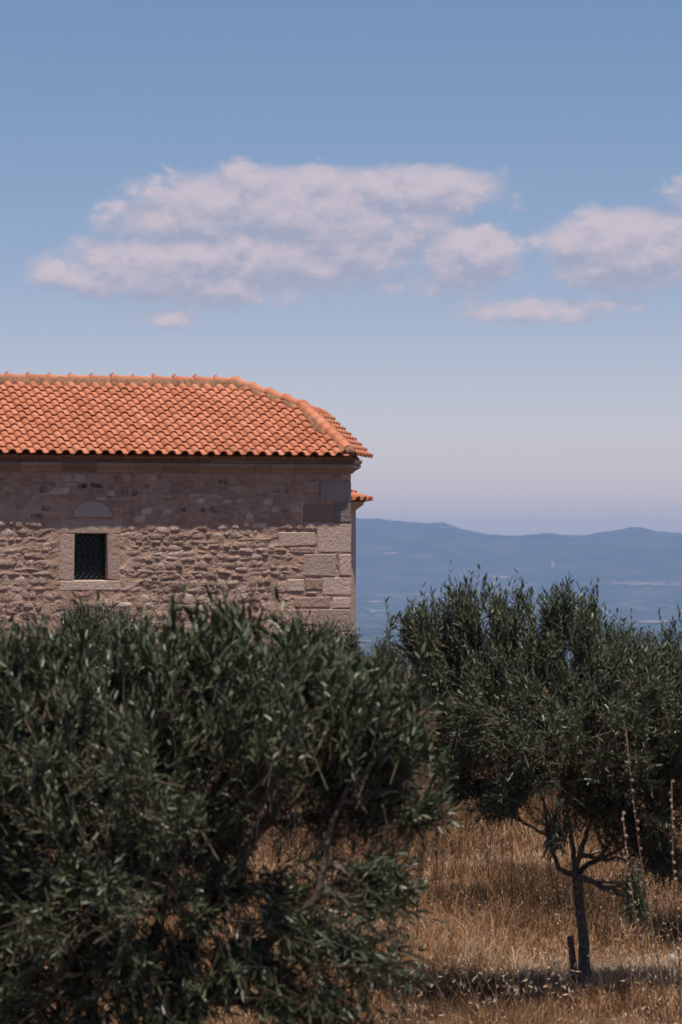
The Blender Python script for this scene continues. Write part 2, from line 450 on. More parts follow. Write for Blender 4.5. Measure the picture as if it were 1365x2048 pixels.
P_A, P_B, P_D = (on_plane(*q, eave, F1n) for q in ((470, 770), (604, 819), (702, 912)))
DEPTH = 2 * P_A.y
P_E = loc_(at(730, 916.0, (C0 + ex * P_D.x + ey * P_D.y).y + 1.25))
F3n = (P_E - P_D).cross(P_B - P_D).normalized()
if F3n.z < 0: F3n = -F3n
P_C = on_plane(655, 836, P_D, F3n)
print('ROOF', P_A, P_B, P_C, P_D, P_E, F3n)
P_G = Vector((P_D.x, DEPTH + 0.46, P_D.z)); P_L = Vector((-LEN, eave.y, eave.z)); P_RL = Vector((-LEN, P_A.y, P_A.z)); P_GL = Vector((-LEN, DEPTH + 0.46, eave.z))

# walls: the front is a real uneven surface with an opening for the window
win = [wall_pt(149, 1066), wall_pt(215, 1160)]
wx0, wx1 = win[0][0], win[1][0]; wz1, wz0 = win[0][1], win[1][1]
CORN0 = wall_pt(600, 947)[1]
def wall_relief(s, z):
    wpx, wpz = fbm(s * 2.2, z * 2.2, 3, 3) * 0.5, fbm(s * 2.2, z * 2.2, 9, 3) * 0.28
    a = fbm((s + wpx) * 4.0, (z + wpz) * 10.0, 21, 4, 0.6)
    rdg = 1 - np.abs(fbm((s + wpx) * 3.2, (z + wpz) * 8.5, 40, 3)) * 5
    up = sstep(3.6, 4.6, z)
    return (a * 0.022 + np.clip(rdg, 0, 1) * 0.010) * (1 - 0.15 * up)
quoins = [(634, 1047, 699, 1105, 'ashlar'), (606, 1108, 672, 1152, 'ashlar'), (678, 1108, 700, 1152, 'ashlar'), (646, 1155, 701, 1190, 'ashlar'), (575, 1158, 608, 1182, 'ashlar'),
          (611, 1158, 644, 1180, 'rubble'), (588, 1194, 661, 1216, 'rubble'), (665, 1194, 701, 1216, 'ashlar'), (640, 1219, 702, 1262, 'ashlar'), (585, 1219, 636, 1250, 'rubble'), (648, 1265, 702, 1300, 'ashlar'),
          (668, 1005, 698, 1045, 'grey'), (640, 963, 698, 1003, 'grey'), (607, 1010, 664, 1042, 'brown'), (680, 949, 698, 961, 'ashlar'), (556, 1064, 631, 1092, 'ashlar'), (580, 1095, 631, 1106, 'rubble'), (612, 1183, 634, 1189, 'brown'),
          (610, 962, 637, 985, 'rubble'), (600, 1304, 700, 1345, 'ashlar'), (630, 1349, 703, 1395, 'ashlar'), (590, 1399, 703, 1440, 'ashlar')]
taken = [(wx0 - 0.40, wz0 - 0.26, wx1 + 0.36, wz1 + 0.62)]
for x0, y0, x1, y1, mt in quoins:
    a, b = wall_pt(x0, y1), wall_pt(x1, y0); taken.append((a[0] - .01, a[1] - .01, b[0] + .01, b[1] + .01))
specs = []
z = 0.05
while z < CORN0 - 0.06:
    hgt = rng.uniform(0.07, 0.20); s = -LEN + rng.uniform(0, .2)
    while s < -0.1:
        wd = rng.uniform(0.12, 0.30) + (rng.random() < .25) * rng.uniform(0, .25)
        hh = hgt * rng.uniform(0.6, 1.0)
        cx_, cz_ = s + wd / 2, z + hgt / 2 + rng.uniform(-.02, .02) + 0.04 * math.sin(s * 1.3 + z)
        if not any(cx_ + wd * .42 > a and cx_ - wd * .42 < c and cz_ + hh * .42 > b and cz_ - hh * .42 < d for a, b, c, d in taken) and cz_ + hh / 2 < CORN0 - .01 and cx_ + wd / 2 < -.02:
            skip = 0.22 if cz_ > 4.15 else 0.12
            if rng.random() > skip: specs.append((cx_, cz_, wd * rng.uniform(.82, .98), hh, rng.randrange(14), rng.uniform(-.14, .14)))
        s += wd * rng.uniform(0.96, 1.1)
    z += hgt * 0.97
ss = np.concatenate([np.arange(-LEN, -7.4, 0.09), np.arange(-7.4, 0.0001, 0.017)]); ss[-1] = 0
zz = np.concatenate([np.arange(-0.4, 1.5, 0.1), np.arange(1.5, CORN0 + 0.05, 0.017)])
Sg, Zg = np.meshgrid(ss, zz)
rel = wall_relief(Sg, Zg)
# tooled pointing: a bead of mortar runs round most stones, the joint beyond it sinks
bead = np.zeros_like(rel); wx_, wz_ = fbm(Sg * 6, Zg * 6, 12, 3) * .05, fbm(Sg * 6, Zg * 6, 19, 3) * .03
for cx_, cz_, wd, hh, vi, rot in specs:
    i0, i1 = np.searchsorted(zz, (cz_ - hh, cz_ + hh)); j0, j1 = np.searchsorted(ss, (cx_ - wd, cx_ + wd))
    if i1 - i0 < 3 or j1 - j0 < 3: continue
    du, dz_ = (Sg[i0:i1, j0:j1] + wx_[i0:i1, j0:j1] - cx_) / (wd * .5), (Zg[i0:i1, j0:j1] + wz_[i0:i1, j0:j1] - cz_) / (hh * .5)
    rho = (np.abs(du) ** 3 + np.abs(dz_) ** 3) ** (1 / 3)
    amp = (0.006 + 0.014 * ((vi * 29 % 13) / 13)) * (0.7 if cz_ > 4.15 else 1.0)
    bead[i0:i1, j0:j1] = np.maximum(bead[i0:i1, j0:j1], np.exp(-((rho - 1.02) / .16) ** 2) * amp)
dep = -(rel + bead) * sstep(0, 0.05, -Sg)
vv = np.stack([Sg, dep, Zg], -1).reshape(-1, 3)
ns_, nz_ = len(ss), len(zz)
i, j = np.meshgrid(np.arange(nz_ - 1), np.arange(ns_ - 1), indexing='ij')
cxs, czs = (ss[j] + ss[j + 1]) / 2, (zz[i] + zz[i + 1]) / 2
keep = ~((cxs > wx0 - 0.03) & (cxs < wx1 + 0.03) & (czs > wz0 - 0.03) & (czs < wz1 + 0.03))
q = np.stack([i * ns_ + j, i * ns_ + j + 1, (i + 1) * ns_ + j + 1, (i + 1) * ns_ + j], -1)[keep]
wall = link('wall', mesh_np('wall', vv, q.ravel(), np.full(len(q), 4), M['mortar'], True), church)
mb = MB()
H = CORN0 + 0.3
mb.add([(0, 0.02, -.4), (0, DEPTH, -.4), (0, DEPTH, H), (0, 0.02, H)], [(0, 1, 2, 3)])
mb.add([(0, DEPTH, -.4), (-LEN, DEPTH, -.4), (-LEN, DEPTH, H), (0, DEPTH, H)], [(0, 1, 2, 3)])
mb.add([(-LEN, DEPTH, -.4), (-LEN, 0.02, -.4), (-LEN, 0.02, H), (-LEN, DEPTH, H)], [(0, 1, 2, 3)])
link('wall', mb.mesh('side_walls', M['mortar']), church)

# dressed blocks at the corner and a few larger blocks in the rubble (pixel corners in the photograph)
def block_mesh(w_, d_, h_, mat, seed, bev=0.016, jit=0.014):
    rg = random.Random(seed)
    bm = bmesh.new(); bmesh.ops.create_cube(bm, size=1)
    for v in bm.verts: v.co = Vector((v.co.x * w_ + rg.uniform(-jit, jit), v.co.y * d_, v.co.z * h_ + rg.uniform(-jit, jit)))
    bmesh.ops.bevel(bm, geom=bm.edges[:], offset=bev, segments=1, affect='EDGES', profile=0.5)
    me = bpy.data.meshes.new('block'); bm.to_mesh(me); bm.free(); me.materials.append(mat); return me
for k, (x0, y0, x1, y1, mt) in enumerate(quoins):
    a, b = wall_pt(x0, y1), wall_pt(x1, y0)
    if x1 > 695: b = (0.004, b[1])
    w_, h_ = b[0] - a[0], b[1] - a[1]
    deep = 0.22
    link('block', block_mesh(w_, deep, h_, M[mt], k), wall, ((a[0] + b[0]) / 2, deep / 2 - 0.020 - 0.005 * (k % 3), (a[1] + b[1]) / 2))
# rubble stones
def stone_mesh(seed):
    rg = random.Random(seed); n = 10; v, f = [], []
    rad = [1 + rg.uniform(-.2, .16) for _ in range(n)]
    tw = rg.uniform(0, 1)
    for sc_, dy in ((1.0, 0.35), (0.86, -0.52), (0.45, -0.85)):
        for k in range(n):
            q_ = 2 * math.pi * (k + tw) / n
            # squarish outline
            c, s = math.cos(q_), math.sin(q_)
            m_ = 1 / max(abs(c), abs(s)) ** 0.55
            v.append((c * m_ * rad[k] * sc_ * .5 + rg.uniform(-.02, .02), dy + rg.uniform(-.3, .3) * (dy < 0), s * m_ * rad[k] * sc_ * .5 + rg.uniform(-.02, .02)))
    v.append((rg.uniform(-.08, .08), -0.9 + rg.uniform(-.2, .3), rg.uniform(-.08, .08)))
    for r_ in range(2):
        for k in range(n):
            k2 = (k + 1) % n; f.append((r_ * n + k, r_ * n + k2, (r_ + 1) * n + k2, (r_ + 1) * n + k))
    for k in range(n): f.append((2 * n + k, 2 * n + (k + 1) % n, 3 * n))
    return mesh('stone', v, f, M['rubble'], True)
stone_vars = [stone_mesh(s) for s in range(14)]
def stone_mat(sp_):
    cx_, cz_, wd, hh, vi, rot = sp_
    out_ = float(wall_relief(np.array(cx_), np.array(cz_)))
    prot = 0.017 + 0.020 * ((vi * 37 % 11) / 11) ** 2
    return Matrix.Translation((cx_, -out_ - 0.001, cz_)) @ Matrix.Rotation(rot, 4, 'Y') @ Matrix.Diagonal((wd, prot * 1.15, hh, 1))
inview = [s for s in specs if s[0] > -7.35 and s[1] > 1.75]
inview.sort(key=lambda s: -s[2] * s[3]); chosen = set(id(s) for s in inview[:278])
allv, allf = [], []
for s in specs:
    if id(s) in chosen:
        o = link('stone', stone_vars[s[4]], wall); o.matrix_local = stone_mat(s)
    else:
        n = len(allv); mt = stone_mat(s)
        allv += [tuple(mt @ v.co) for v in stone_vars[s[4]].vertices]
        allf += [tuple(i_ + n for i_ in p.vertices) for p in stone_vars[s[4]].polygons]
link('rubble_stones', mesh('rubble_stones', allv, allf, M['rubble'], True), wall, kind='stuff')

# window: surround, lunette, iron grille, dark panes
def rect_block(name, px0, py0, px1, py1, mat, proud, deep, seed, parent, fixed=None):
    a, b = wall_pt(px0, py1), wall_pt(px1, py0)
    return link(name, block_mesh(b[0] - a[0], deep, b[1] - a[1], M[mat], seed, 0.014, 0.012), parent, ((a[0] + b[0]) / 2, deep / 2 - proud, (a[1] + b[1]) / 2))
ww, wh = wx1 - wx0, wz1 - wz0
pane = mesh('window', [(wx0 - .1, .33, wz0 - .1), (wx1 + .1, .33, wz0 - .1), (wx1 + .1, .33, wz1 + .1), (wx0 - .1, .33, wz1 + .1)], [(0, 1, 2, 3)], M['glass'])
window = link('window', pane, church)
rect_block('jamb', 119, 1068, 149, 1160, 'ashlar', 0.010, 0.34, 1, window)
rect_block('jamb', 215, 1068, 241, 1160, 'ashlar', 0.012, 0.34, 2, window)
rect_block('lintel', 117, 1040, 243, 1066.5, 'ashlar', 0.011, 0.34, 3, window)
rect_block('sill', 119, 1160.5, 241, 1180, 'ashlar', 0.013, 0.36, 4, window)
v, f = [], []
(la, lz), (lb, lz2) = wall_pt(146, 1034), wall_pt(223, 1003)
nseg = 16
for y_ in (-0.034, 0.1):
    for k in range(nseg + 1):
        q_ = math.pi * k / nseg
        v.append(((la + lb) / 2 + (lb - la) / 2 * math.cos(q_), y_, lz + (lz2 - lz) * math.sin(q_)))
f.append(tuple(range(nseg + 1))[::-1])
for k in range(nseg): f.append((k, k + 1, nseg + 2 + k, nseg + 1 + k))
f.append((nseg, 0, nseg + 1, 2 * nseg + 1))
lun = link('lunette', mesh('lunette', v, f, M['white']), window)
for a0, sgn in [(k, s_) for k in range(6) for s_ in (1, -1)]:
    pts = []
    for m_ in range(37):
        t_ = m_ / 36
        x_ = wx0 + ww * (a0 + 0.5) / 6 + sgn * ww / 12 * 0.98 * math.cos(t_ * math.pi * 7)
        pts.append((x_, 0.24 + 0.012 * sgn, wz0 - .01 + (wh + .02) * t_))
    b = MB(); b.tube(pts, [0.008] * 37, 4); link('grille_bar', b.mesh('grille_bar', M['iron']), window)
for t_ in (0.5,):
    b = MB(); b.tube([(wx0 - .02, .24, wz0 + wh * t_), (wx1 + .02, .24, wz0 + wh * t_)], [0.012] * 2, 6); link('grille_bar', b.mesh('grille_bar', M['iron']), window)

# cornice: a plain slab course over a hollow-moulded course, blocks of uneven length, returning round the corner
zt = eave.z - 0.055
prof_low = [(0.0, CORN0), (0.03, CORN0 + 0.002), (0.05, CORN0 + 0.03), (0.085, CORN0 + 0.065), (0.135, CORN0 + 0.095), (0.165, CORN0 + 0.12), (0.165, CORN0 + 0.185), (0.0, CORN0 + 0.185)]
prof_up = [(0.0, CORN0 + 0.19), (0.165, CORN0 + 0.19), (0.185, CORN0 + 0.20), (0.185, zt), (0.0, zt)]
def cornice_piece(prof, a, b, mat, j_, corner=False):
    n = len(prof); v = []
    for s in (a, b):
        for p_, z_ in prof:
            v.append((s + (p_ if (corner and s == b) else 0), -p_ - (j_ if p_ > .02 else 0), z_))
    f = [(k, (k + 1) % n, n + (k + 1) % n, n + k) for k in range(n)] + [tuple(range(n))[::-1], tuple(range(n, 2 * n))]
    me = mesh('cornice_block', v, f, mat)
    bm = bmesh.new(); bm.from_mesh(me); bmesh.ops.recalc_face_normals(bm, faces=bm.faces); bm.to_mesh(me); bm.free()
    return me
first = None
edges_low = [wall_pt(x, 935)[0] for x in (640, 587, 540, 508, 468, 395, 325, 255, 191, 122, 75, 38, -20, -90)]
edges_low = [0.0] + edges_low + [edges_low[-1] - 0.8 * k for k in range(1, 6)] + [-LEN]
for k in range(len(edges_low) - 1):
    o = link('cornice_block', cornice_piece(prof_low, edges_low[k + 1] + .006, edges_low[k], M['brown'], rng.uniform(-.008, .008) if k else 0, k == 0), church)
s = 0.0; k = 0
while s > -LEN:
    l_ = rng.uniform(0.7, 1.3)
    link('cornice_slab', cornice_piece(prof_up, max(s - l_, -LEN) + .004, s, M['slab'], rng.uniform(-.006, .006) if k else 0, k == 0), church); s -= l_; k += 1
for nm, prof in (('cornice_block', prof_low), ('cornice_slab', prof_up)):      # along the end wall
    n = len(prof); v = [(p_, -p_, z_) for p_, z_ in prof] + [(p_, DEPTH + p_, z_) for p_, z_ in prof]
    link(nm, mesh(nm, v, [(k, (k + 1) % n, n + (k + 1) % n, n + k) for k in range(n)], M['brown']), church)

# roof deck under the tiles
drop = Vector((0, 0, -0.045))
inn = 0.10
eD, eE, eL = P_D + Vector((-.05, inn, 0.03)), P_E + Vector((-.10, 0.02, 0.02)), P_L + Vector((0, inn, 0.03))
dv = [eL, eD, P_B, P_A, P_RL, eE, P_C, P_G, P_GL]
dv = [p + drop for p in dv]
lowv = [Vector((p.x, p.y, zt - 0.01)) for p in (dv[0], dv[1], dv[5], dv[7], dv[8])]
dvv = dv + lowv
df = [(0, 1, 2, 3, 4), (1, 5, 6, 2), (2, 6, 3), (3, 6, 5, 7), (3, 7, 8, 4), (0, 9, 10, 1), (1, 10, 11, 5), (5, 11, 12, 7), (7, 12, 13, 8), (9, 13, 12, 11, 10), (0, 4, 8, 13, 9)]
roof = link('roof', mesh('roof', dvv, df, M['bed']), church)

# a curved interlocking tile: a barrel on the left, a shallow pan on the right
TW, TL, EXPO = 0.262, 0.43, 0.377
def tile_mesh():
    prof = []
    for k in range(8): 
        q_ = math.pi * (1 - k / 7); prof.append((0.078 + 0.080 * math.cos(q_), 0.075 * math.sin(q_) + 0.008))
    prof += [(0.185, 0.000), (0.23, 0.0), (0.268, 0.014)]
    n = len(prof); v = []
    # v runs down the slope along -y; the lower end rides on the course below
    for y_, lift, k_ in ((0.0, 0.0, 0.94), (-TL, 0.040, 1.0)):
        for x_, z_ in prof: v.append(((x_ - .078) * k_ + .078, y_, z_ * k_ + lift))
    for x_, z_ in prof: v.append(((x_ - .078) * 0.90 + .078, -TL, z_ * 0.86 + 0.040 - 0.012))
    for x_, z_ in prof: v.append(((x_ - .078) * 0.86 + .078, 0.0, z_ * 0.80 - 0.012))
    f = []
    for k in range(n - 1):
        f.append((k, n + k, n + k + 1, k + 1)); f.append((n + k, 2 * n + k, 2 * n + k + 1, n + k + 1)); f.append((2 * n + k, 3 * n + k, 3 * n + k + 1, 2 * n + k + 1))
    me = mesh('tile', v, f, M['clay'])
    sm = [not (i_ % 3 == 1) for i_ in range(len(f))]
    me.polygons.foreach_set('use_smooth', sm)
    return me
tile = tile_mesh()
def in_poly(p, poly):
    c = False; n = len(poly)
    for a in range(n):
        (x0, y0), (x1, y1) = poly[a], poly[(a + 1) % n]
        if (y0 > p[1]) != (y1 > p[1]) and p[0] < (x1 - x0) * (p[1] - y0) / (y1 - y0) + x0: c = not c
    return c
tparts, tstuff = [], []
def tile_face(origin, u, up, nrm, poly3, rows, u0, u1, main=True, tw=TW, ky=1.0):
    poly = [((p - origin).dot(u), (p - origin).dot(up)) for p in poly3]
    for r_ in range(rows):
        c = u0
        while c < u1:
            mid = (c + tw * .4, (r_ + 0.45) * EXPO * ky)
            if in_poly(mid, poly):
                j_ = Vector((rng.uniform(-.004, .004), rng.uniform(-.008, .008), rng.uniform(-.003, .004)))
                p = origin + u * (c + j_.x) + up * ((r_ * EXPO + TL - 0.03 + j_.y) * ky) + nrm * (0.0 + j_.z)
                m4 = Matrix((u, up, nrm)).transposed().to_4x4(); m4.translation = p
                m4 = m4 @ Matrix.Rotation(rng.uniform(-.012, .012), 4, 'Z') @ Matrix.Diagonal((1, ky, 1, 1))
                (tparts if main and -7.35 < p.x else tstuff).append(m4)
            c += tw
up1 = Vector((0, math.cos(PHI), math.sin(PHI)))
tile_face(P_L, Vector((1, 0, 0)), up1, F1n, [P_L - up1 * .2, P_D - up1 * .2, P_D, P_B, P_A - up1 * .12, P_RL - up1 * .12], 13, 0.0, LEN + 1)
u3 = (P_E - P_D).normalized(); up3 = F3n.cross(u3)
if up3.z < 0: up3 = -up3
tile_face(P_D, u3, up3, F3n, [P_D - up3 * .2, P_E - up3 * .2 + u3 * .15, P_C + u3 * .15, P_B], 24, -1.0, 8.5, main=False, ky=0.56)
tparts.sort(key=lambda m_: -m_.translation.x)
for m4 in tparts[:300]:
    o = link('tile', tile, roof); o.matrix_local = m4
tstuff += tparts[300:]
# back slope, out of sight: same tiles, joined
upb = Vector((0, -math.cos(PHI), math.sin(PHI))); nb = Vector((0, math.sin(PHI), math.cos(PHI)))
tile_face(P_G, Vector((-1, 0, 0)), upb, nb, [P_G - upb * .2, P_GL - upb * .2, P_RL - upb * .33, P_A - upb * .33], 13, 0.0, LEN + 1, main=False)
allv, allf = [], []
for m4 in tstuff:
    n = len(allv)
    allv += [tuple(m4 @ v.co) for v in tile.vertices]; allf += [tuple(i_ + n for i_ in p.vertices) for p in tile.polygons]
o = link('joined_tiles', mesh('joined_tiles', allv, allf, M['clay'], True), roof, kind='stuff')
# ridge and hip caps bedded in mortar
def cap_mesh(L_, r0, r1, knob):
    v, f = [], []; n = 9
    for t_, rr_, lift in ((0, r0 * .92, 0.0), (0.5, r0 * .96, 0.003), (0.86, r1 * .97, 0.006), (0.88, r1 * 1.12, 0.010), (1.0, r1 * 1.10, 0.010), (1.0, r1 * .88, 0.0)):
        for k in range(n):
            q_ = math.pi * k / (n - 1) * 1.0
            v.append((t_ * L_, rr_ * math.cos(q_), rr_ * math.sin(q_) * .9 + lift - 0.01))
    for a in range(5):
        for k in range(n - 1): f.append((a * n + k, a * n + k + 1, (a + 1) * n + k + 1, (a + 1) * n + k))
    me = mesh('ridge_tile', v, f, M['clay']); me.polygons.foreach_set('use_smooth', [True] * len(f))
    if knob:
        b = MB(); b.v = v; b.f = f
        b.tube([(L_ * .90, 0, r1 * .95), (L_ * .92, 0, r1 * 1.22)], [0.032, 0.02], 6); me = b.mesh('ridge_tile', M['clay'], True)
    return me
def caps(a, b, n, r, knob, name, lift=0.05):
    d = b - a; l_ = d.length / n; d.normalize()
    side = Vector((0, 0, 1)).cross(d).normalized(); up_ = d.cross(side)
    me = cap_mesh(l_ * 1.07, r, r * 1.1, knob)
    for k in range(n):
        m4 = Matrix((d, side, up_)).transposed().to_4x4(); m4.translation = a + d * (k * l_ - l_ * .04) + Vector((0, 0, lift + rng.uniform(-.004, .006)))
        m4 = m4 @ Matrix.Rotation(rng.uniform(-.02, .02), 4, 'Z') @ Matrix.Rotation(rng.uniform(-.02, .02), 4, 'Y')
        o = link(name, me, roof); o.matrix_local = m4
def bed(a, b, wid, hgt, off=Vector((0, 0, 0))):
    d = b - a; L_ = d.length; d.normalize(); side = Vector((0, 0, 1)).cross(d).normalized(); n = max(4, int(L_ / 0.06))
    v, f = [], []
    for k in range(n + 1):
        c = a + d * (L_ * k / n) + off
        for j_, (w_, h_) in enumerate(((-1, -.10), (-.80, .03), (-.4, hgt), (.4, hgt), (.86, .03), (1, -.10))):
            jj = vnoise(k * .45, j_ * 3.1 + L_, 8) * .05
            v.append(c + side * (w_ * wid + float(jj)) + Vector((0, 0, h_ + float(vnoise(k * .7, j_ * 2.0, 4)) * .03)))
        if k:
            for j_ in range(5): p = (k - 1) * 6 + j_; f.append((p, p + 1, p + 7, p + 6))
    link('mortar_bed', mesh('mortar_bed', v, f, M['bed'], True), roof)
caps(P_A, P_RL, int((P_A - P_RL).length / 0.425), 0.095, True, 'ridge_tile', 0.085)
caps(P_B, P_A, 4, 0.105, False, 'hip_tile', 0.09)
caps(P_C, P_B, 5, 0.105, False, 'hip_tile', 0.045)
caps(P_D + (P_B - P_D) * 0.05, P_B, 8, 0.12, False, 'hip_tile', 0.085)
bed(P_A, P_RL, 0.195, 0.08, Vector((0, 0, .03))); bed(P_B, P_A, 0.20, 0.08, Vector((0, 0, .03))); bed(P_D, P_B, 0.165, 0.06, Vector((-.03, 0, .05)))
for p, r_ in ((P_A, 0.13), (P_B, 0.13), (P_D + (P_B - P_D) * 0.03, 0.12)):
    bm = bmesh.new(); bmesh.ops.create_icosphere(bm, subdivisions=2, radius=r_)
    for v_ in bm.verts: v_.co *= 1 + 0.35 * float(vnoise(v_.co.x * 14 + p.x, v_.co.z * 14 + v_.co.y * 9, 2))
    me = bpy.data.meshes.new('mortar_lump'); bm.to_mesh(me); bm.free(); me.materials.append(M['bed'])
    link('mortar_lump', me, roof, p + Vector((0, 0, 0.055)))

# apse on the end wall with its own low tiled roof
ac = Vector((0, DEPTH * 0.5, 0)); aR = 1.055
ztop = 3.48 + (HORIZON - 1010) / F_PX * 68.9
v, f = [], []; n = 20
for z_, rr_ in ((-.4, aR), (ztop - .12, aR), (ztop - .10, aR + .03), (ztop, aR + .16), (ztop + .06, aR + .17)):
    for k in range(n + 1):
        q_ = -math.pi / 2 + math.pi * k / n; v.append((ac.x + rr_ * math.cos(q_), ac.y + rr_ * math.sin(q_), z_))
for a in range(4):
    for k in range(n): p = a * (n + 1) + k; f.append((p, p + 1, p + n + 2, p + n + 1))
apse = link('apse', mesh('apse', v, f, M['ashlar'], False), church)
at_me = tile.copy(); at_me.name = 'apse_tile'
for row in range(3):
    rr_ = aR + 0.33 - row * EXPO * .9; cnt = int(math.pi * rr_ / 0.25)
    for k in range(cnt):
        q_ = -math.pi / 2 + math.pi * (k + .5) / cnt
        rad_ = Vector((math.cos(q_), math.sin(q_), 0)); pit = R(20)
        upv = -rad_ * math.cos(pit) + Vector((0, 0, math.sin(pit))); u_ = Vector((-math.sin(q_), math.cos(q_), 0))
        nn = u_.cross(upv)
        if nn.z < 0: u_ = -u_; nn = -nn
        nn = u_.cross(upv)
        m4 = Matrix((u_, upv, nn)).transposed().to_4x4()
        m4.translation = Vector((ac.x, ac.y, ztop + .05 + row * EXPO * math.sin(pit))) + rad_ * rr_ + upv * TL - u_ * .1
        o = link('tile', at_me, apse); o.matrix_local = m4
# cone under the apse tiles
v = [(ac.x, ac.y, ztop + .62)] + [(ac.x + (aR + .24) * math.cos(-math.pi / 2 + math.pi * k / n), ac.y + (aR + .24) * math.sin(-math.pi / 2 + math.pi * k / n), ztop + .06) for k in range(n + 1)]
link('apse_roof', mesh('apse_roof', v, [(0, k + 1, k + 2) for k in range(n)], M['bed']), apse)

# ------------------------------------------------------------------ olive trees
def leaves(rg, base, direc, length, npair, leaf_len, wide, segs=2):
    """arrays of leaf faces set in opposite pairs along twigs; base, direc (k,3), length (k,)"""
    k = len(base)
    d = direc / np.linalg.norm(direc, axis=1, keepdims=True)
    a = np.cross(d, rg.normal(size=(k, 3))); a /= np.linalg.norm(a, axis=1, keepdims=True)
    b = np.cross(d, a)
    bend = rg.normal(size=(k, 3)) * 0.12
    T = np.linspace(0.12, 1.0, npair)
    P, D, Nn = [], [], []
    for i_, t in enumerate(T):
        p = base + d * (length * t)[:, None] + bend * (length * t * t)[:, None]
        ax = a if i_ % 2 == 0 else b
        for s in (1, -1):
            spread = 0.80 - 0.42 * t
            ld = d * (0.55 + 0.5 * t) + ax * s * spread + rg.normal(size=(k, 3)) * 0.22
            ld /= np.linalg.norm(ld, axis=1, keepdims=True)
            nn = d * 0.8 - ax * s * 0.6 + rg.normal(size=(k, 3)) * 0.35
            P.append(p); D.append(ld); Nn.append(nn)
    P, D, Nn = np.concatenate(P), np.concatenate(D), np.concatenate(Nn)
    keep_ = rg.random(len(P)) > 0.12
    P, D, Nn = P[keep_], D[keep_], Nn[keep_]
    W = np.cross(D, Nn); W /= np.linalg.norm(W, axis=1, keepdims=True); Nn = np.cross(W, D)
    m = len(P); L = leaf_len * rg.uniform(0.6, 1.2, m)[:, None]; Wd = wide * rg.uniform(0.75, 1.2, m)[:, None] * L / leaf_len
    cur = Nn * L * rg.uniform(-0.12, 0.05, m)[:, None]
    if segs == 2:
        V = np.stack([P, P + D * L * .33 - W * Wd * .5 + Nn * Wd * .12, P + D * L * .72 - W * Wd * .40 + cur * .5 + Nn * Wd * .1, P + D * L + cur, P + D * L * .72 + W * Wd * .40 + cur * .5 + Nn * Wd * .1, P + D * L * .33 + W * Wd * .5 + Nn * Wd * .12], 1)
        fa = np.array([0, 1, 2, 3, 0, 3, 4, 5]); sz = [4, 4]
    else:
        V = np.stack([P, P + D * L * .45 - W * Wd * .5, P + D * L + cur, P + D * L * .45 + W * Wd * .5], 1)
        fa = np.array([0, 1, 2, 3]); sz = [4]
    nv = V.shape[1]
    loops_ = (np.arange(m)[:, None] * nv + fa[None]).ravel()
    rn = np.repeat(rg.random(m), nv)
    return V.reshape(-1, 3), loops_, np.tile(sz, m), rn
def stems(base, tip, r0):
    k = len(base); d = tip - base; d = d / np.linalg.norm(d, axis=1, keepdims=True)
    a = np.cross(d, np.array([0.3, 0.5, 0.81])); a /= np.linalg.norm(a, axis=1, keepdims=True) + 1e-9; b = np.cross(d, a)
    V = []
    for j_ in range(3):
        q_ = 2 * math.pi * j_ / 3; o_ = (a * math.cos(q_) + b * math.sin(q_)) * r0; V += [base + o_, tip + o_ * .4]
    V = np.stack(V, 1)
    fa = np.array([0, 2, 3, 1, 2, 4, 5, 3, 4, 0, 1, 5])
    return V.reshape(-1, 3), (np.arange(k)[:, None] * 6 + fa[None]).ravel(), np.full(3 * k, 4)
def curve_pts(a, b, sag, n, rg):
    a, b = np.array(a), np.array(b); m = (a + b) / 2 + np.array(sag)
    pts = []
    for k in range(n + 1):
        t = k / n; p = (1 - t) ** 2 * a + 2 * t * (1 - t) * m + t * t * b
        if 0 < k < n: p = p + rg.normal(size=3) * np.linalg.norm(b - a) * 0.018
        pts.append(p)
    return pts
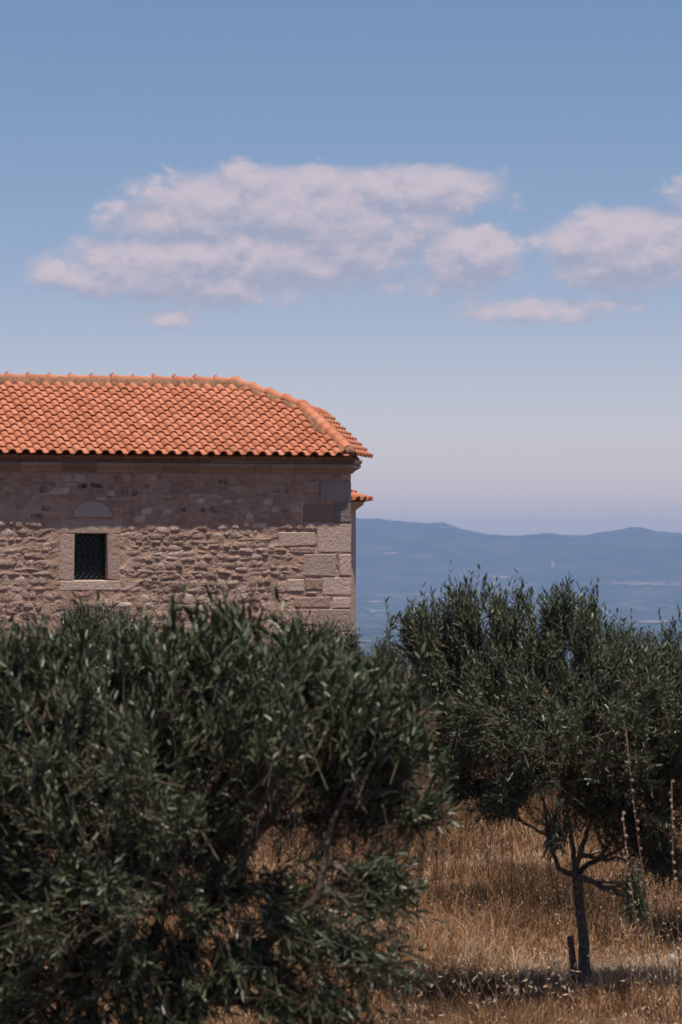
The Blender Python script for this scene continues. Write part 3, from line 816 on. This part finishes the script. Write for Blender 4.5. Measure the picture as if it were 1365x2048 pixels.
def olive(base, fork_h, lean, lumps, ntwig, leaf_len, wide, segs, seed, label, group, tr=0.055, shoots=(), npair=10, tlen=(0.18, 0.38), upb=0.55, cat='olive tree', clump=0.46, main=()):
    """lumps: (centre, radii, weight) in world metres; base on the ground"""
    rg = np.random.default_rng(seed); base = np.array(base, float)
    root = empty('olive_tree', tuple(base), 0, label, cat, group)
    lum = [(np.array(c) - base, np.array(r_), w_) for c, r_, w_ in lumps]
    fork = np.array([lean[0], lean[1], fork_h])
    b = MB(); tp = [np.array((0, 0, -.08)) + (fork - np.array((0, 0, -.08))) * (k / 7) + (rg.normal(size=3) * .005 if 0 < k < 7 else 0) for k in range(8)]
    b.tube(tp, [tr * (2.3, 1.45, 1.12, 1.0, .93, .90, 1.0, .95)[k] * (1 + rg.normal() * .03) for k in range(8)], 10)
    link('trunk', b.mesh('trunk', M['bark'], True), root)
    nodes = [(fork - np.array([0, 0, .05]), 1.0)]
    for k0, line in enumerate(main):          # the scaffold limbs that show under the crown
        pts = [fork - np.array([0, 0, .06])] + [np.array(p) - base for p in line]
        fine = []
        for a_, b_ in zip(pts[:-1], pts[1:]): fine += [a_ + (b_ - a_) * t_ + (rg.normal(size=3) * .008 if t_ else 0) for t_ in (0, .33, .67)]
        fine.append(pts[-1]); m_ = len(fine); rad_ = [tr * .58 * (1 - .76 * k / (m_ - 1)) ** 1.1 for k in range(m_)]
        b = MB(); b.tube(fine, rad_, 8); link('limb', b.mesh('limb', M['bark'], True), root)
        nodes += [(p, rr_ / (tr * .60)) for p, rr_ in zip(fine[2:], rad_[2:])]
    for c, r_, w_ in sorted(lum, key=lambda l_: np.linalg.norm(l_[0] - fork)):
        e = c + np.array([0, 0, -r_[2] * 0.1])
        # leave from the nearest limb already grown that lies lower or further in
        cost = [np.linalg.norm(e - p) + 0.35 * np.linalg.norm(p - fork) + (1.0 if p[2] > e[2] + .1 else 0) + (0.6 if len(nodes) > 12 and i_ == 0 else 0) for i_, (p, _) in enumerate(nodes)]
        k0 = int(np.argmin(cost)); st, sr = nodes[k0]
        ln_ = np.linalg.norm(e - st)
        pts = curve_pts(st, e, (rg.normal() * .06 * ln_, rg.normal() * .06 * ln_, -0.06 * ln_), 8, rg)
        r0 = tr * .60 * sr ** .9
        m_ = MB(); rad_ = [max(r0 * (1 - .72 * k / 8), .004) for k in range(9)]; m_.tube(pts, rad_, 7)
        nodes += [(p, max(.25, rr_ / (tr * .60))) for p, rr_ in zip(pts[2:], rad_[2:])]
        for p, rr_ in zip(pts[2:], rad_[2:]):
            for _ in range(2):
                q_ = p + (c + rg.normal(size=3) * r_ * .55 - p) * rg.uniform(.5, .9)
                sub = curve_pts(p, q_, (0, 0, .02), 4, rg); r2 = min(rr_ * .5, .011)
                m_.tube(sub, [r2, r2 * .8, r2 * .6, r2 * .4, .0015], 5, False)
        link('limb', m_.mesh('limb', M['bark'], True), root)
    ws = np.array([w_ for *_, w_ in lum]); vol = np.array([np.prod(r_) ** (2 / 3) for _, r_, _ in lum]); pr = ws * vol; pr /= pr.sum()
    ch = rg.choice(len(lum), ntwig, p=pr)
    C = np.array([l_[0] for l_ in lum])[ch]; RD = np.array([l_[1] for l_ in lum])[ch]
    dirs = rg.normal(size=(ntwig, 3)); dirs /= np.linalg.norm(dirs, axis=1, keepdims=True)
    rad = rg.random(ntwig) ** (1 / 2.0)
    tip = C + dirs * RD * rad[:, None]
    # clump: pull towards a set of spray centres so that the crown has gaps
    nc = max(8, ntwig // 26)
    cen = tip[rg.choice(ntwig, nc)]
    near = ((tip[:, None, :2] - cen[None, :, :2]) ** 2).sum(-1) + ((tip[:, None, 2] - cen[None, :, 2]) ** 2)
    tgt = cen[near.argmin(1)]
    tip = tip + (tgt - tip) * clump
    ccr = (C - 0).mean(0)
    outw = tip - (C * .5 + ccr * .5); outw /= np.linalg.norm(outw, axis=1, keepdims=True) + 1e-6
    zrel = np.clip((tip[:, 2] - ccr[2]) / 0.9, -1, 1)
    dr = outw * 0.55 + rg.normal(size=(ntwig, 3)) * 0.36; dr[:, 2] += upb * (0.55 + 0.75 * zrel)
    dr /= np.linalg.norm(dr, axis=1, keepdims=True)
    ln_ = rg.uniform(*tlen, ntwig)
    sp_ = (rg.random(ntwig) < 0.16) & (zrel > -0.2)            # upright water shoots
    dr[sp_] = np.array([0, 0, 1.0]) + rg.normal(size=(sp_.sum(), 3)) * 0.17; dr /= np.linalg.norm(dr, axis=1, keepdims=True)
    ln_[sp_] *= 1.5
    bs = tip - dr * ln_[:, None] * .6
    V, Lp, S, Rn = leaves(rg, bs, dr, ln_, npair, leaf_len, wide, segs)
    link('crown', mesh_np('crown', V, Lp, S, M['leaf'], False, {'rnd': Rn}), root, kind='stuff')
    V, Lp, S = stems(bs - dr * .05, bs + dr * ln_[:, None] * .95, 0.0032)
    link('twigs', mesh_np('twigs', V, Lp, S, M['twig']), root, kind='stuff')
    for tx, ty, tz, l_ in shoots:            # tall upright shoots that stand out of the crown
        t_ = np.array([tx, ty, tz]) - base
        d_ = np.array([rg.normal() * .14, rg.normal() * .1, 1.0]); d_ /= np.linalg.norm(d_)
        b0 = (t_ - d_ * l_)[None]
        ns = 3; sd = np.repeat(d_[None], ns, 0) + rg.normal(size=(ns, 3)) * np.array([[.0], [.22], [.26]]); sb = b0 + d_[None] * l_ * np.array([[0], [.12], [.3]])
        V, Lp, S, Rn = leaves(rg, sb, sd, (l_ - leaf_len * .6) * np.array([1, .6, .45]), int(l_ / 0.024), leaf_len * 1.08, wide * 1.1, segs)
        sh = link('shoot', mesh_np('shoot', V, Lp, S, M['leaf'], False, {'rnd': Rn}), root)
        V, Lp, S = stems(b0 - d_[None] * .2, b0 + d_[None] * (l_ - leaf_len), 0.004)
        link('stem', mesh_np('stem', V, Lp, S, M['twig']), sh)
    return root
def lump(px, py, rx, ry, y, deep, w_=1.0):
    p = at(px, py, y); k = y / F_PX
    return (tuple(p), (rx * k, deep, ry * k), w_)
def shoot(px, py, y, lpx): 
    p = at(px, py, y); return (p.x, p.y, p.z, lpx * y / F_PX)
def foot(px, y):
    p = at(px, HORIZON, y); return (p.x, y, float(height(p.x, y)))

y1 = 16.3
olive(foot(215, y1), 0.88, (0.03, 0), [
    lump(60, 1560, 230, 260, y1, .75), lump(330, 1520, 230, 230, y1, .85), lump(560, 1470, 190, 170, y1 - .1, .65, .95), lump(745, 1420, 105, 95, y1, .4, 1.0),
    lump(430, 1320, 130, 100, y1, .4, .9), lump(200, 1345, 150, 90, y1 + .2, .4, .9), lump(30, 1355, 110, 85, y1, .4, .9), lump(600, 1370, 90, 70, y1, .35, .8),
    lump(200, 1790, 240, 150, y1 - .2, .75), lump(-120, 1700, 200, 260, y1, .8), lump(560, 1640, 190, 90, y1 + .1, .5, .30), lump(770, 1600, 110, 65, y1, .35, .85), lump(710, 1520, 110, 60, y1, .35, .75), lump(520, 1800, 150, 80, y1 - .1, .4, .38),
    lump(735, 1735, 95, 65, y1 - .1, .35, .6), lump(690, 1915, 175, 95, y1 - .3, .4, .75), lump(600, 1840, 120, 70, y1 - .2, .4, .5), lump(770, 1790, 90, 60, y1 - .2, .35, .5), lump(450, 1950, 150, 90, y1 - .2, .45, .7), lump(90, 1950, 220, 100, y1 - .1, .5, .85), lump(280, 1960, 120, 90, y1 - .2, .4, .75), lump(60, 2060, 200, 70, y1 - .2, .4, .7), lump(330, 2060, 170, 60, y1 - .3, .4, .55), lump(620, 2030, 170, 50, y1 - .3, .35, .5), lump(795, 1500, 65, 85, y1, .3, .9), lump(820, 1615, 65, 38, y1, .25, .75), lump(390, 1690, 150, 120, y1, .6, .55)],
    5100, 0.064, 0.0138, 2, 11, 'large leafy olive tree in front of the church window wall', 'olive trees of the grove', 0.075,
    [shoot(x, y, y1 + d, l) for x, y, l, d in ((360, 1172, 150, 0), (392, 1185, 130, .1), (420, 1172, 150, -.1), (455, 1205, 130, 0), (505, 1200, 120, .1), (545, 1178, 150, 0), (335, 1225, 110, .1), (300, 1236, 110, 0),
      (250, 1240, 100, -.1), (185, 1218, 110, .1), (150, 1245, 100, 0), (100, 1258, 90, 0), (60, 1262, 90, .1), (25, 1262, 80, 0), (590, 1225, 110, .1), (630, 1270, 110, 0), (690, 1290, 110, .1), (740, 1322, 100, 0), (818, 1300, 130, .1), (790, 1330, 110, 0), (850, 1440, 110, 0))], 10, upb=0.95, clump=0.40,
    main=[[at(285, 1960, y1), at(320, 1850, y1 - .1), at(340, 1700, y1 - .1), at(360, 1560, y1)], [at(180, 2010, y1 - .2), at(110, 1900, y1 - .3), at(60, 1740, y1 - .2)], [at(420, 1990, y1 - .1), at(520, 1900, y1 - .2), at(640, 1790, y1 - .25), at(652, 1690, y1 - .25), at(700, 1560, y1 - .1)],
          [at(400, 1860, y1 + .1), at(500, 1690, y1 + .1), at(580, 1570, y1 + .1), at(640, 1430, y1)]])
y2 = 26.0
olive(foot(1178, y2), 1.0, (-.10, 0), [
    lump(1080, 1450, 170, 140, y2 - .4 - .3, .85), lump(930, 1420, 130, 130, y2 - .4, .7), lump(1250, 1430, 150, 150, y2 - .4, .85), lump(1010, 1300, 110, 85, y2 - .4, .5, .9), lump(1150, 1300, 110, 85, y2 - .4, .5, .9), lump(860, 1300, 80, 75, y2 - .4 + .2, .45, .85),
    lump(925, 1245, 60, 60, y2 - .4, .3, .9), lump(1125, 1240, 80, 55, y2 - .4, .3, .9), lump(1015, 1240, 60, 50, y2 - .4, .3, .8), lump(845, 1265, 55, 40, y2 - .4, .3, .7), lump(880, 1520, 80, 60, y2 - .4, .5, .8), lump(1080, 1570, 120, 55, y2 - .4 - .4, .5, .55), lump(1290, 1590, 120, 80, y2 - .4, .6, .9), lump(1380, 1450, 100, 160, y2 - .4, .7), lump(1240, 1650, 100, 50, y2 - .4 + .2, .5, .4), lump(1300, 1690, 90, 50, y2 - .4 + .2, .4, .7), lump(960, 1590, 100, 40, y2 - .4, .4, .85), lump(1150, 1600, 110, 45, y2 - .3, .45, .5), lump(1095, 1670, 45, 50, y2 - .4 - .3, .25, .4), lump(1285, 1790, 40, 65, y2 - .4 - .4, .2, .8), lump(1335, 1740, 60, 60, y2 - .4, .35, .8), lump(1245, 1715, 70, 40, y2 - .4 + .1, .3, .35), lump(1010, 1610, 80, 28, y2 - .4 - .3, .35, .6)],
    5100, 0.060, 0.0120, 2, 23, 'young olive tree with a bare slim trunk tied beside a short wooden stake', 'olive trees of the grove', 0.046,
    [shoot(x, y, y2 + d, l) for x, y, l, d in ((912, 1133, 130, 0), (932, 1138, 130, .1), (985, 1138, 120, .05), (1012, 1165, 100, 0), (1055, 1190, 90, .1), (1125, 1152, 130, 0), (1136, 1160, 120, .1), (1172, 1162, 120, 0), (1190, 1178, 110, .1), (880, 1186, 100, 0),
      (868, 1190, 90, .1), (840, 1208, 90, 0), (805, 1205, 80, .1), (783, 1208, 80, 0), (960, 1185, 100, 0), (1090, 1195, 90, 0), (1035, 1205, 90, .1), (1160, 1200, 90, .1))], 10, upb=0.65,
    main=[[at(1118, 1738, y2 - .02), at(1104, 1690, y2 - .05), at(1092, 1620, y2 - .1), at(1060, 1530, y2 - .25)], [at(1148, 1700, y2), at(1138, 1640, y2 - .1), at(1125, 1560, y2 - .2), at(1090, 1440, y2 - .3)],
          [at(1166, 1690, y2 - .05), at(1182, 1645, y2 - .1), at(1205, 1560, y2 - .2), at(1240, 1450, y2 - .3)], [at(1178, 1728, y2 + .05), at(1215, 1712, y2 + .1), at(1260, 1690, y2 + .1), at(1300, 1620, y2)]])
def far_tree(px, y, lumps_, ntw, seed, label, shoots_=(), tr=0.05):
    return olive(foot(px, y), 0.95, (0, 0), lumps_, ntw, 0.06, 0.013, 1, seed, label, 'olive trees of the grove', tr, shoots_, 9, (0.2, 0.4), 0.6)
y3 = 43.0
far_tree(640, y3, [lump(640, 1340, 75, 85, y3, .7), lump(585, 1300, 60, 65, y3, .5), lump(675, 1300, 50, 55, y3, .5), lump(620, 1400, 110, 70, y3, .8)], 1900, 31, 'olive tree with a rounded crown by the corner of the church',
         [shoot(x, y, y3, 70) for x, y in ((590, 1213), (612, 1222), (632, 1240), (655, 1245), (685, 1262), (705, 1265), (570, 1235))])
y4 = 40.0
far_tree(215, y4, [lump(200, 1300, 80, 80, y4, .7), lump(160, 1270, 55, 60, y4, .5), lump(265, 1280, 60, 55, y4, .5), lump(220, 1380, 120, 80, y4, .8)], 1900, 32, 'olive tree with its top right under the church window',
         [shoot(x, y, y4, 75) for x, y in ((148, 1188), (172, 1183), (190, 1200), (220, 1195), (250, 1218), (285, 1225), (130, 1215))])
y5 = 44.0
far_tree(1240, y5, [lump(1240, 1320, 80, 75, y5, .7), lump(1290, 1330, 70, 60, y5, .5), lump(1250, 1400, 120, 70, y5, .8)], 1700, 33, 'olive tree mostly hidden behind the staked young olive tree',
         [shoot(x, y, y5, 60) for x, y in ((1236, 1238), (1252, 1246), (1225, 1250), (1270, 1262), (1290, 1268))])
y6 = 29.5
far_tree(1420, y6, [lump(1400, 1370, 90, 100, y6, .7), lump(1370, 1330, 60, 60, y6, .4, .8), lump(1450, 1450, 130, 120, y6, .9)], 1500, 34, 'olive tree behind the dry flower stalks, reaching into the staked young olive',
         [shoot(x, y, y6, 90) for x, y in ((1333, 1228), (1352, 1235), (1366, 1215), (1345, 1250))])
y7 = 50.0
far_tree(770, y7, [lump(775, 1330, 50, 45, y7, .6), lump(740, 1370, 60, 40, y7, .6), lump(800, 1390, 80, 50, y7, .7)], 1500, 35, 'dark olive tree in the gap between the church and the staked young olive',
         [shoot(x, y, y7, 50) for x, y in ((752, 1276), (770, 1268), (795, 1282), (735, 1305))])
y8 = 52.0
far_tree(420, y8, [lump(420, 1350, 90, 60, y8, .9), lump(480, 1320, 70, 50, y8, .7), lump(370, 1330, 60, 50, y8, .7)], 1500, 36, 'olive tree close under the church wall behind the large leafy olive')
far_tree(40, 54.0, [lump(40, 1350, 90, 50, 54, .9), lump(-30, 1330, 70, 50, 54, .7), lump(90, 1340, 60, 45, 54, .7)], 1300, 37, 'small olive tree close under the church wall, beyond the window')
far_tree(980, 58.0, [lump(980, 1350, 90, 50, 58, .9), lump(1040, 1340, 70, 50, 58, .7), lump(900, 1350, 60, 45, 58, .7)], 1300, 38, 'olive tree far behind the crown of the staked young olive')

# ------------------------------------------------------------------ grass, weeds and stones
rg = np.random.default_rng(8)
def grass_mesh(n, hmin, hmax, wid, ylo, yhi, seed):
    rg = np.random.default_rng(seed)
    t = rg.random(n); y = 1 / (1 / ylo + (1 / yhi - 1 / ylo) * t)          # denser near by
    x = (rg.random(n) * 2 - 1) * (0.128 * y + 1.0)
    hn = fbm(x * 0.9, y * 0.9, 61, 3); pn = fbm(x * 0.4, y * 0.4, 71, 3)
    ok = (rg.random(n) < 0.55 + 0.9 * hn + 0.35)
    x, y, hn, pn = x[ok], y[ok], hn[ok], pn[ok]; n = len(x)
    hgt = rg.uniform(hmin, hmax, n) * np.clip(0.8 + 1.5 * hn, 0.25, 1.7) * (0.42 + 0.75 * sstep(28, 40, y + 9 * fbm(x * .5, y * .25, 83, 3)) + .45 * (1 - sstep(21.8, 23.6, y + fbm(x * 1.5, y, 84, 2))))
    th = rg.random(n) * 2 * math.pi; ln_ = hgt * (rg.random(n) ** 0.9) * 1.25
    dx, dy = np.cos(th), np.sin(th)
    wdx, wdy = rg.normal(size=n), rg.normal(size=n) * .5; q_ = np.hypot(wdx, wdy); wdx, wdy = wdx / q_ * wid, wdy / q_ * wid
    z = height(x, y) - .01
    b = np.stack([x, y, z], 1); wv = np.stack([wdx, wdy, 0 * wdx], 1)
    mid = b + np.stack([dx * ln_ * .3, dy * ln_ * .3, hgt * .6], 1); tip = b + np.stack([dx * ln_, dy * ln_, hgt * np.sqrt(np.clip(1 - (ln_ / hgt) ** 2 * .6, .06, 1))], 1)
    V = np.stack([b - wv, b + wv, mid + wv * .8, tip, mid - wv * .8], 1).reshape(-1, 3)
    fa = np.array([0, 1, 2, 4, 4, 2, 3]); lp = (np.arange(n)[:, None] * 5 + fa).ravel()
    rn = np.clip(0.47 + 1.0 * pn + 0.5 * fbm(x * 2.2, y * 1.1, 75, 2) + rg.normal(size=n) * .22, 0, .955); rn[rg.random(n) < .012] = 1.0
    return mesh_np('dry_grass', V, lp, np.tile([4, 3], n), M['grass'], False, {'rnd': np.repeat(rn, 5)}), tip
gm_, tips = grass_mesh(400000, 0.08, 0.46, 0.0040, 20.5, 70, 5)
link('dry_grass', gm_, kind='stuff', label='knee high dry golden grass covering the olive grove floor', category='grass')
# wild oat heads: pale lens shaped spikelets on the taller stalks
n = 5200; t = rg.random(n); yy = 1 / (1 / 21.5 + (1 / 60 - 1 / 21.5) * t); xx = (rg.random(n) * 2 - 1) * (0.125 * yy + .5)
ok = fbm(xx * .8, yy * .8, 91, 3) > -0.08; xx, yy = xx[ok], yy[ok]; n = len(xx)
hh = rg.uniform(.25, .60, n) * (.55 + .45 * sstep(29, 37, yy)); zz_ = height(xx, yy)
bse = np.stack([xx, yy, zz_], 1); tp = bse + np.stack([rg.normal(size=n) * .1, rg.normal(size=n) * .1, hh], 1)
Vs, Ls, Ss = stems(bse, tp, 0.0026)
V, Lp, S, Rn = leaves(rg, tp - np.array([0, 0, .12]), np.stack([rg.normal(size=n) * .3, rg.normal(size=n) * .3, np.ones(n)], 1), np.full(n, .12), 3, 0.035, 0.008, 1)
V = np.vstack([Vs, V]); Lp = np.concatenate([Ls, Lp + len(Vs)]); S = np.concatenate([Ss, S]); Rn = np.concatenate([np.full(len(Vs), .8), np.full(len(V) - len(Vs), .95)])
link('wild_oats', mesh_np('wild_oats', V, Lp, S, M['grass'], False, {'rnd': Rn}), kind='stuff', label='pale seed heads of wild oats above the dry grass', category='grass')

rgo = np.random.default_rng(77); n = 190      # nodding oat heads at the near edge of the clearing
yy = rgo.uniform(21.5, 25.5, n); xx = rgo.uniform(0.3, 2.9, n) * yy / 24
hh = rgo.uniform(.18, .50, n); bse = np.stack([xx, yy, height(xx, yy)], 1); tp = bse + np.stack([rgo.normal(size=n) * .14, rgo.normal(size=n) * .1, hh], 1)
Vs, Ls, Ss = stems(bse, tp, 0.0022)
V, Lp, S, Rn = leaves(rgo, tp - np.array([0, 0, .02]), np.stack([rgo.normal(size=n) * .8, rgo.normal(size=n) * .5, np.full(n, .6)], 1), np.full(n, .05), 2, 0.05, 0.012, 1)
V = np.vstack([Vs, V]); Lp = np.concatenate([Ls, Lp + len(Vs)]); S = np.concatenate([Ss, S]); Rn = np.concatenate([np.full(len(Vs), .75), np.full(len(V) - len(Vs), .95)])
link('wild_oats', mesh_np('wild_oats', V, Lp, S, M['grass'], False, {'rnd': Rn}), kind='stuff', label='nodding pale oat heads in the grass near the wooden stake', category='grass')
rgw = np.random.default_rng(41); n = 1500
t = rgw.random(n); yy = 1 / (1 / 24.5 + (1 / 58 - 1 / 24.5) * t); xx = (rgw.random(n) * 2 - 1) * (0.12 * yy + .4)
ok = (fbm(xx * .7, yy * .45, 14, 3) > 0.02) & (yy > 28.5 + 3 * fbm(xx, yy, 15, 2)); xx, yy = xx[ok], yy[ok]; n = len(xx)
hh = rgw.uniform(.35, .85, n); bse = np.stack([xx, yy, height(xx, yy)], 1); dr_ = np.stack([rgw.normal(size=n) * .16, rgw.normal(size=n) * .16, np.ones(n)], 1)
V0, L0, S0 = stems(bse, bse + dr_ * hh[:, None], 0.0042)
side = np.repeat(bse + dr_ * hh[:, None] * .45, 4, 0) + np.repeat(dr_ * hh[:, None], 4, 0) * rgw.uniform(-.1, .4, (4 * n, 1)); sdv = rgw.normal(size=(4 * n, 3)) * .55 + np.array([0, 0, .8])
V1, L1, S1 = stems(side, side + sdv * np.repeat(hh, 4)[:, None] * .28, 0.0028)
V2, L2, S2, R2 = leaves(rgw, side, sdv, np.repeat(hh, 4) * .26, 3, 0.035, 0.012, 1)
V = np.vstack([V0, V1, V2]); Lp = np.concatenate([L0, L1 + len(V0), L2 + len(V0) + len(V1)]); S = np.concatenate([S0, S1, S2])
Rn = np.concatenate([np.full(len(V0), .18), np.full(len(V1), .22), np.clip(R2 * .45, 0, .5)])
link('dry_weeds', mesh_np('dry_weeds', V, Lp, S, M['grass'], False, {'rnd': Rn}), kind='stuff', label='brown branching dry weeds standing in the grass', category='weeds')

def gpoint(px, py):
    d = ray(px, py); k = (0 - EYE.z) / d.z; p = EYE + d * k; return p.x, p.y
for k, (px, py, wpx, hpx, lab) in enumerate(((575, 1612, 26, 11, 'white stone lying in the grass behind the branches of the large olive'), (965, 1843, 28, 13, 'flat white stone lying in dry grass short of the wooden stake'),
                                             (1346, 1938, 24, 24, 'pale upright stone in the grass beside the tall dry stalks'), (25, 1935, 46, 14, 'pale flat stone under the large olive tree'))):
    x, y = gpoint(px, py + hpx / 2); sc_ = y / F_PX
    bm = bmesh.new(); bmesh.ops.create_icosphere(bm, subdivisions=2, radius=1)
    for v_ in bm.verts:
        f_ = 1 + 0.5 * float(vnoise(v_.co.x * 1.6 + k * 7, v_.co.y * 1.6 + v_.co.z * 2.3, 6)); v_.co = Vector((v_.co.x * f_ * wpx * sc_ / 2, v_.co.y * f_ * wpx * sc_ * .4, v_.co.z * f_ * hpx * sc_ * .75))
    me = bpy.data.meshes.new('field_stone'); bm.to_mesh(me); bm.free(); me.materials.append(M['white'])
    link('field_stone', me, None, (x, y, float(height(x, y)) + hpx * sc_ * .55 + (0.10 if k == 0 else .03)), label=lab, category='stone')

# stake beside the young tree
sx_, sy_ = foot(1156, 25.75)[:2]
b = MB(); p0 = Vector((sx_, sy_, float(height(sx_, sy_)) - .05)); p1 = at(1141, 1873, 25.75)
b.tube([p0, p0.lerp(p1, .35), p0.lerp(p1, .7), p0.lerp(p1, .985), p1], [.030, .031, .029, .028, .022], 8)
link('wooden_stake', mesh('wooden_stake', [tuple(Vector(v_) - p0) for v_ in b.v], b.f, M['stake'], False), None, p0, label='short dark wooden stake leaning beside the slim olive trunk', category='stake')

# tall dry flower stalks
def stalk(pts, yd, seed, label):
    rg_ = random.Random(seed); P = [at(px, py, yd) for px, py in pts]
    last, prev = P[-1], P[-2]; d = (last - prev).normalized(); gz = float(height(last.x, yd))
    P.append(last + d * ((last.z - gz + .03) / -d.z))
    P = P[::-1]; base = P[0].copy(); P = [p - base for p in P]
    root = empty('dry_flower_stalk', base, 0, label, 'weed', 'tall dry flower stalks')
    b = MB(); b.tube(P, [.009 - .006 * k / (len(P) - 1) for k in range(len(P))], 6); link('stem', b.mesh('stem', M['stalk'], True), root)
    cum = [0]
    for a, c in zip(P[:-1], P[1:]): cum.append(cum[-1] + (c - a).length)
    t_ = cum[-1] * .30; me = None
    while t_ < cum[-1]:
        k = max(i_ for i_ in range(len(cum) - 1) if cum[i_] <= t_); p = P[k].lerp(P[k + 1], (t_ - cum[k]) / (cum[k + 1] - cum[k]))
        if me is None:
            bm = bmesh.new(); bmesh.ops.create_icosphere(bm, subdivisions=1, radius=1)
            for v_ in bm.verts: v_.co *= rg_.uniform(.8, 1.15)
            me = bpy.data.meshes.new('seed_pod'); bm.to_mesh(me); bm.free(); me.materials.append(M['seed'])
        o = link('seed_pod', me, root, p + Vector((rg_.uniform(-.014, .014), rg_.uniform(-.014, .014), 0)))
        s_ = rg_.uniform(.006, .014); o.scale = (s_, s_, s_ * 1.25)
        t_ += rg_.uniform(.045, .085)
stalk([(1246, 1622), (1255, 1722), (1272, 1832), (1290, 1928), (1317, 2046)], 23.2, 1, 'tall leaning dry flower stalk, shortest of the three together')
stalk([(1253, 1462), (1262, 1560), (1281, 1710), (1299, 1819), (1316, 1917), (1340, 2046)], 23.4, 2, 'tallest dry flower stalk, between the other two')
stalk([(1344, 1560), (1347, 1735), (1356, 1840), (1362, 1972), (1362, 2046)], 23.0, 3, 'upright dry flower stalk set apart from the two leaning ones')
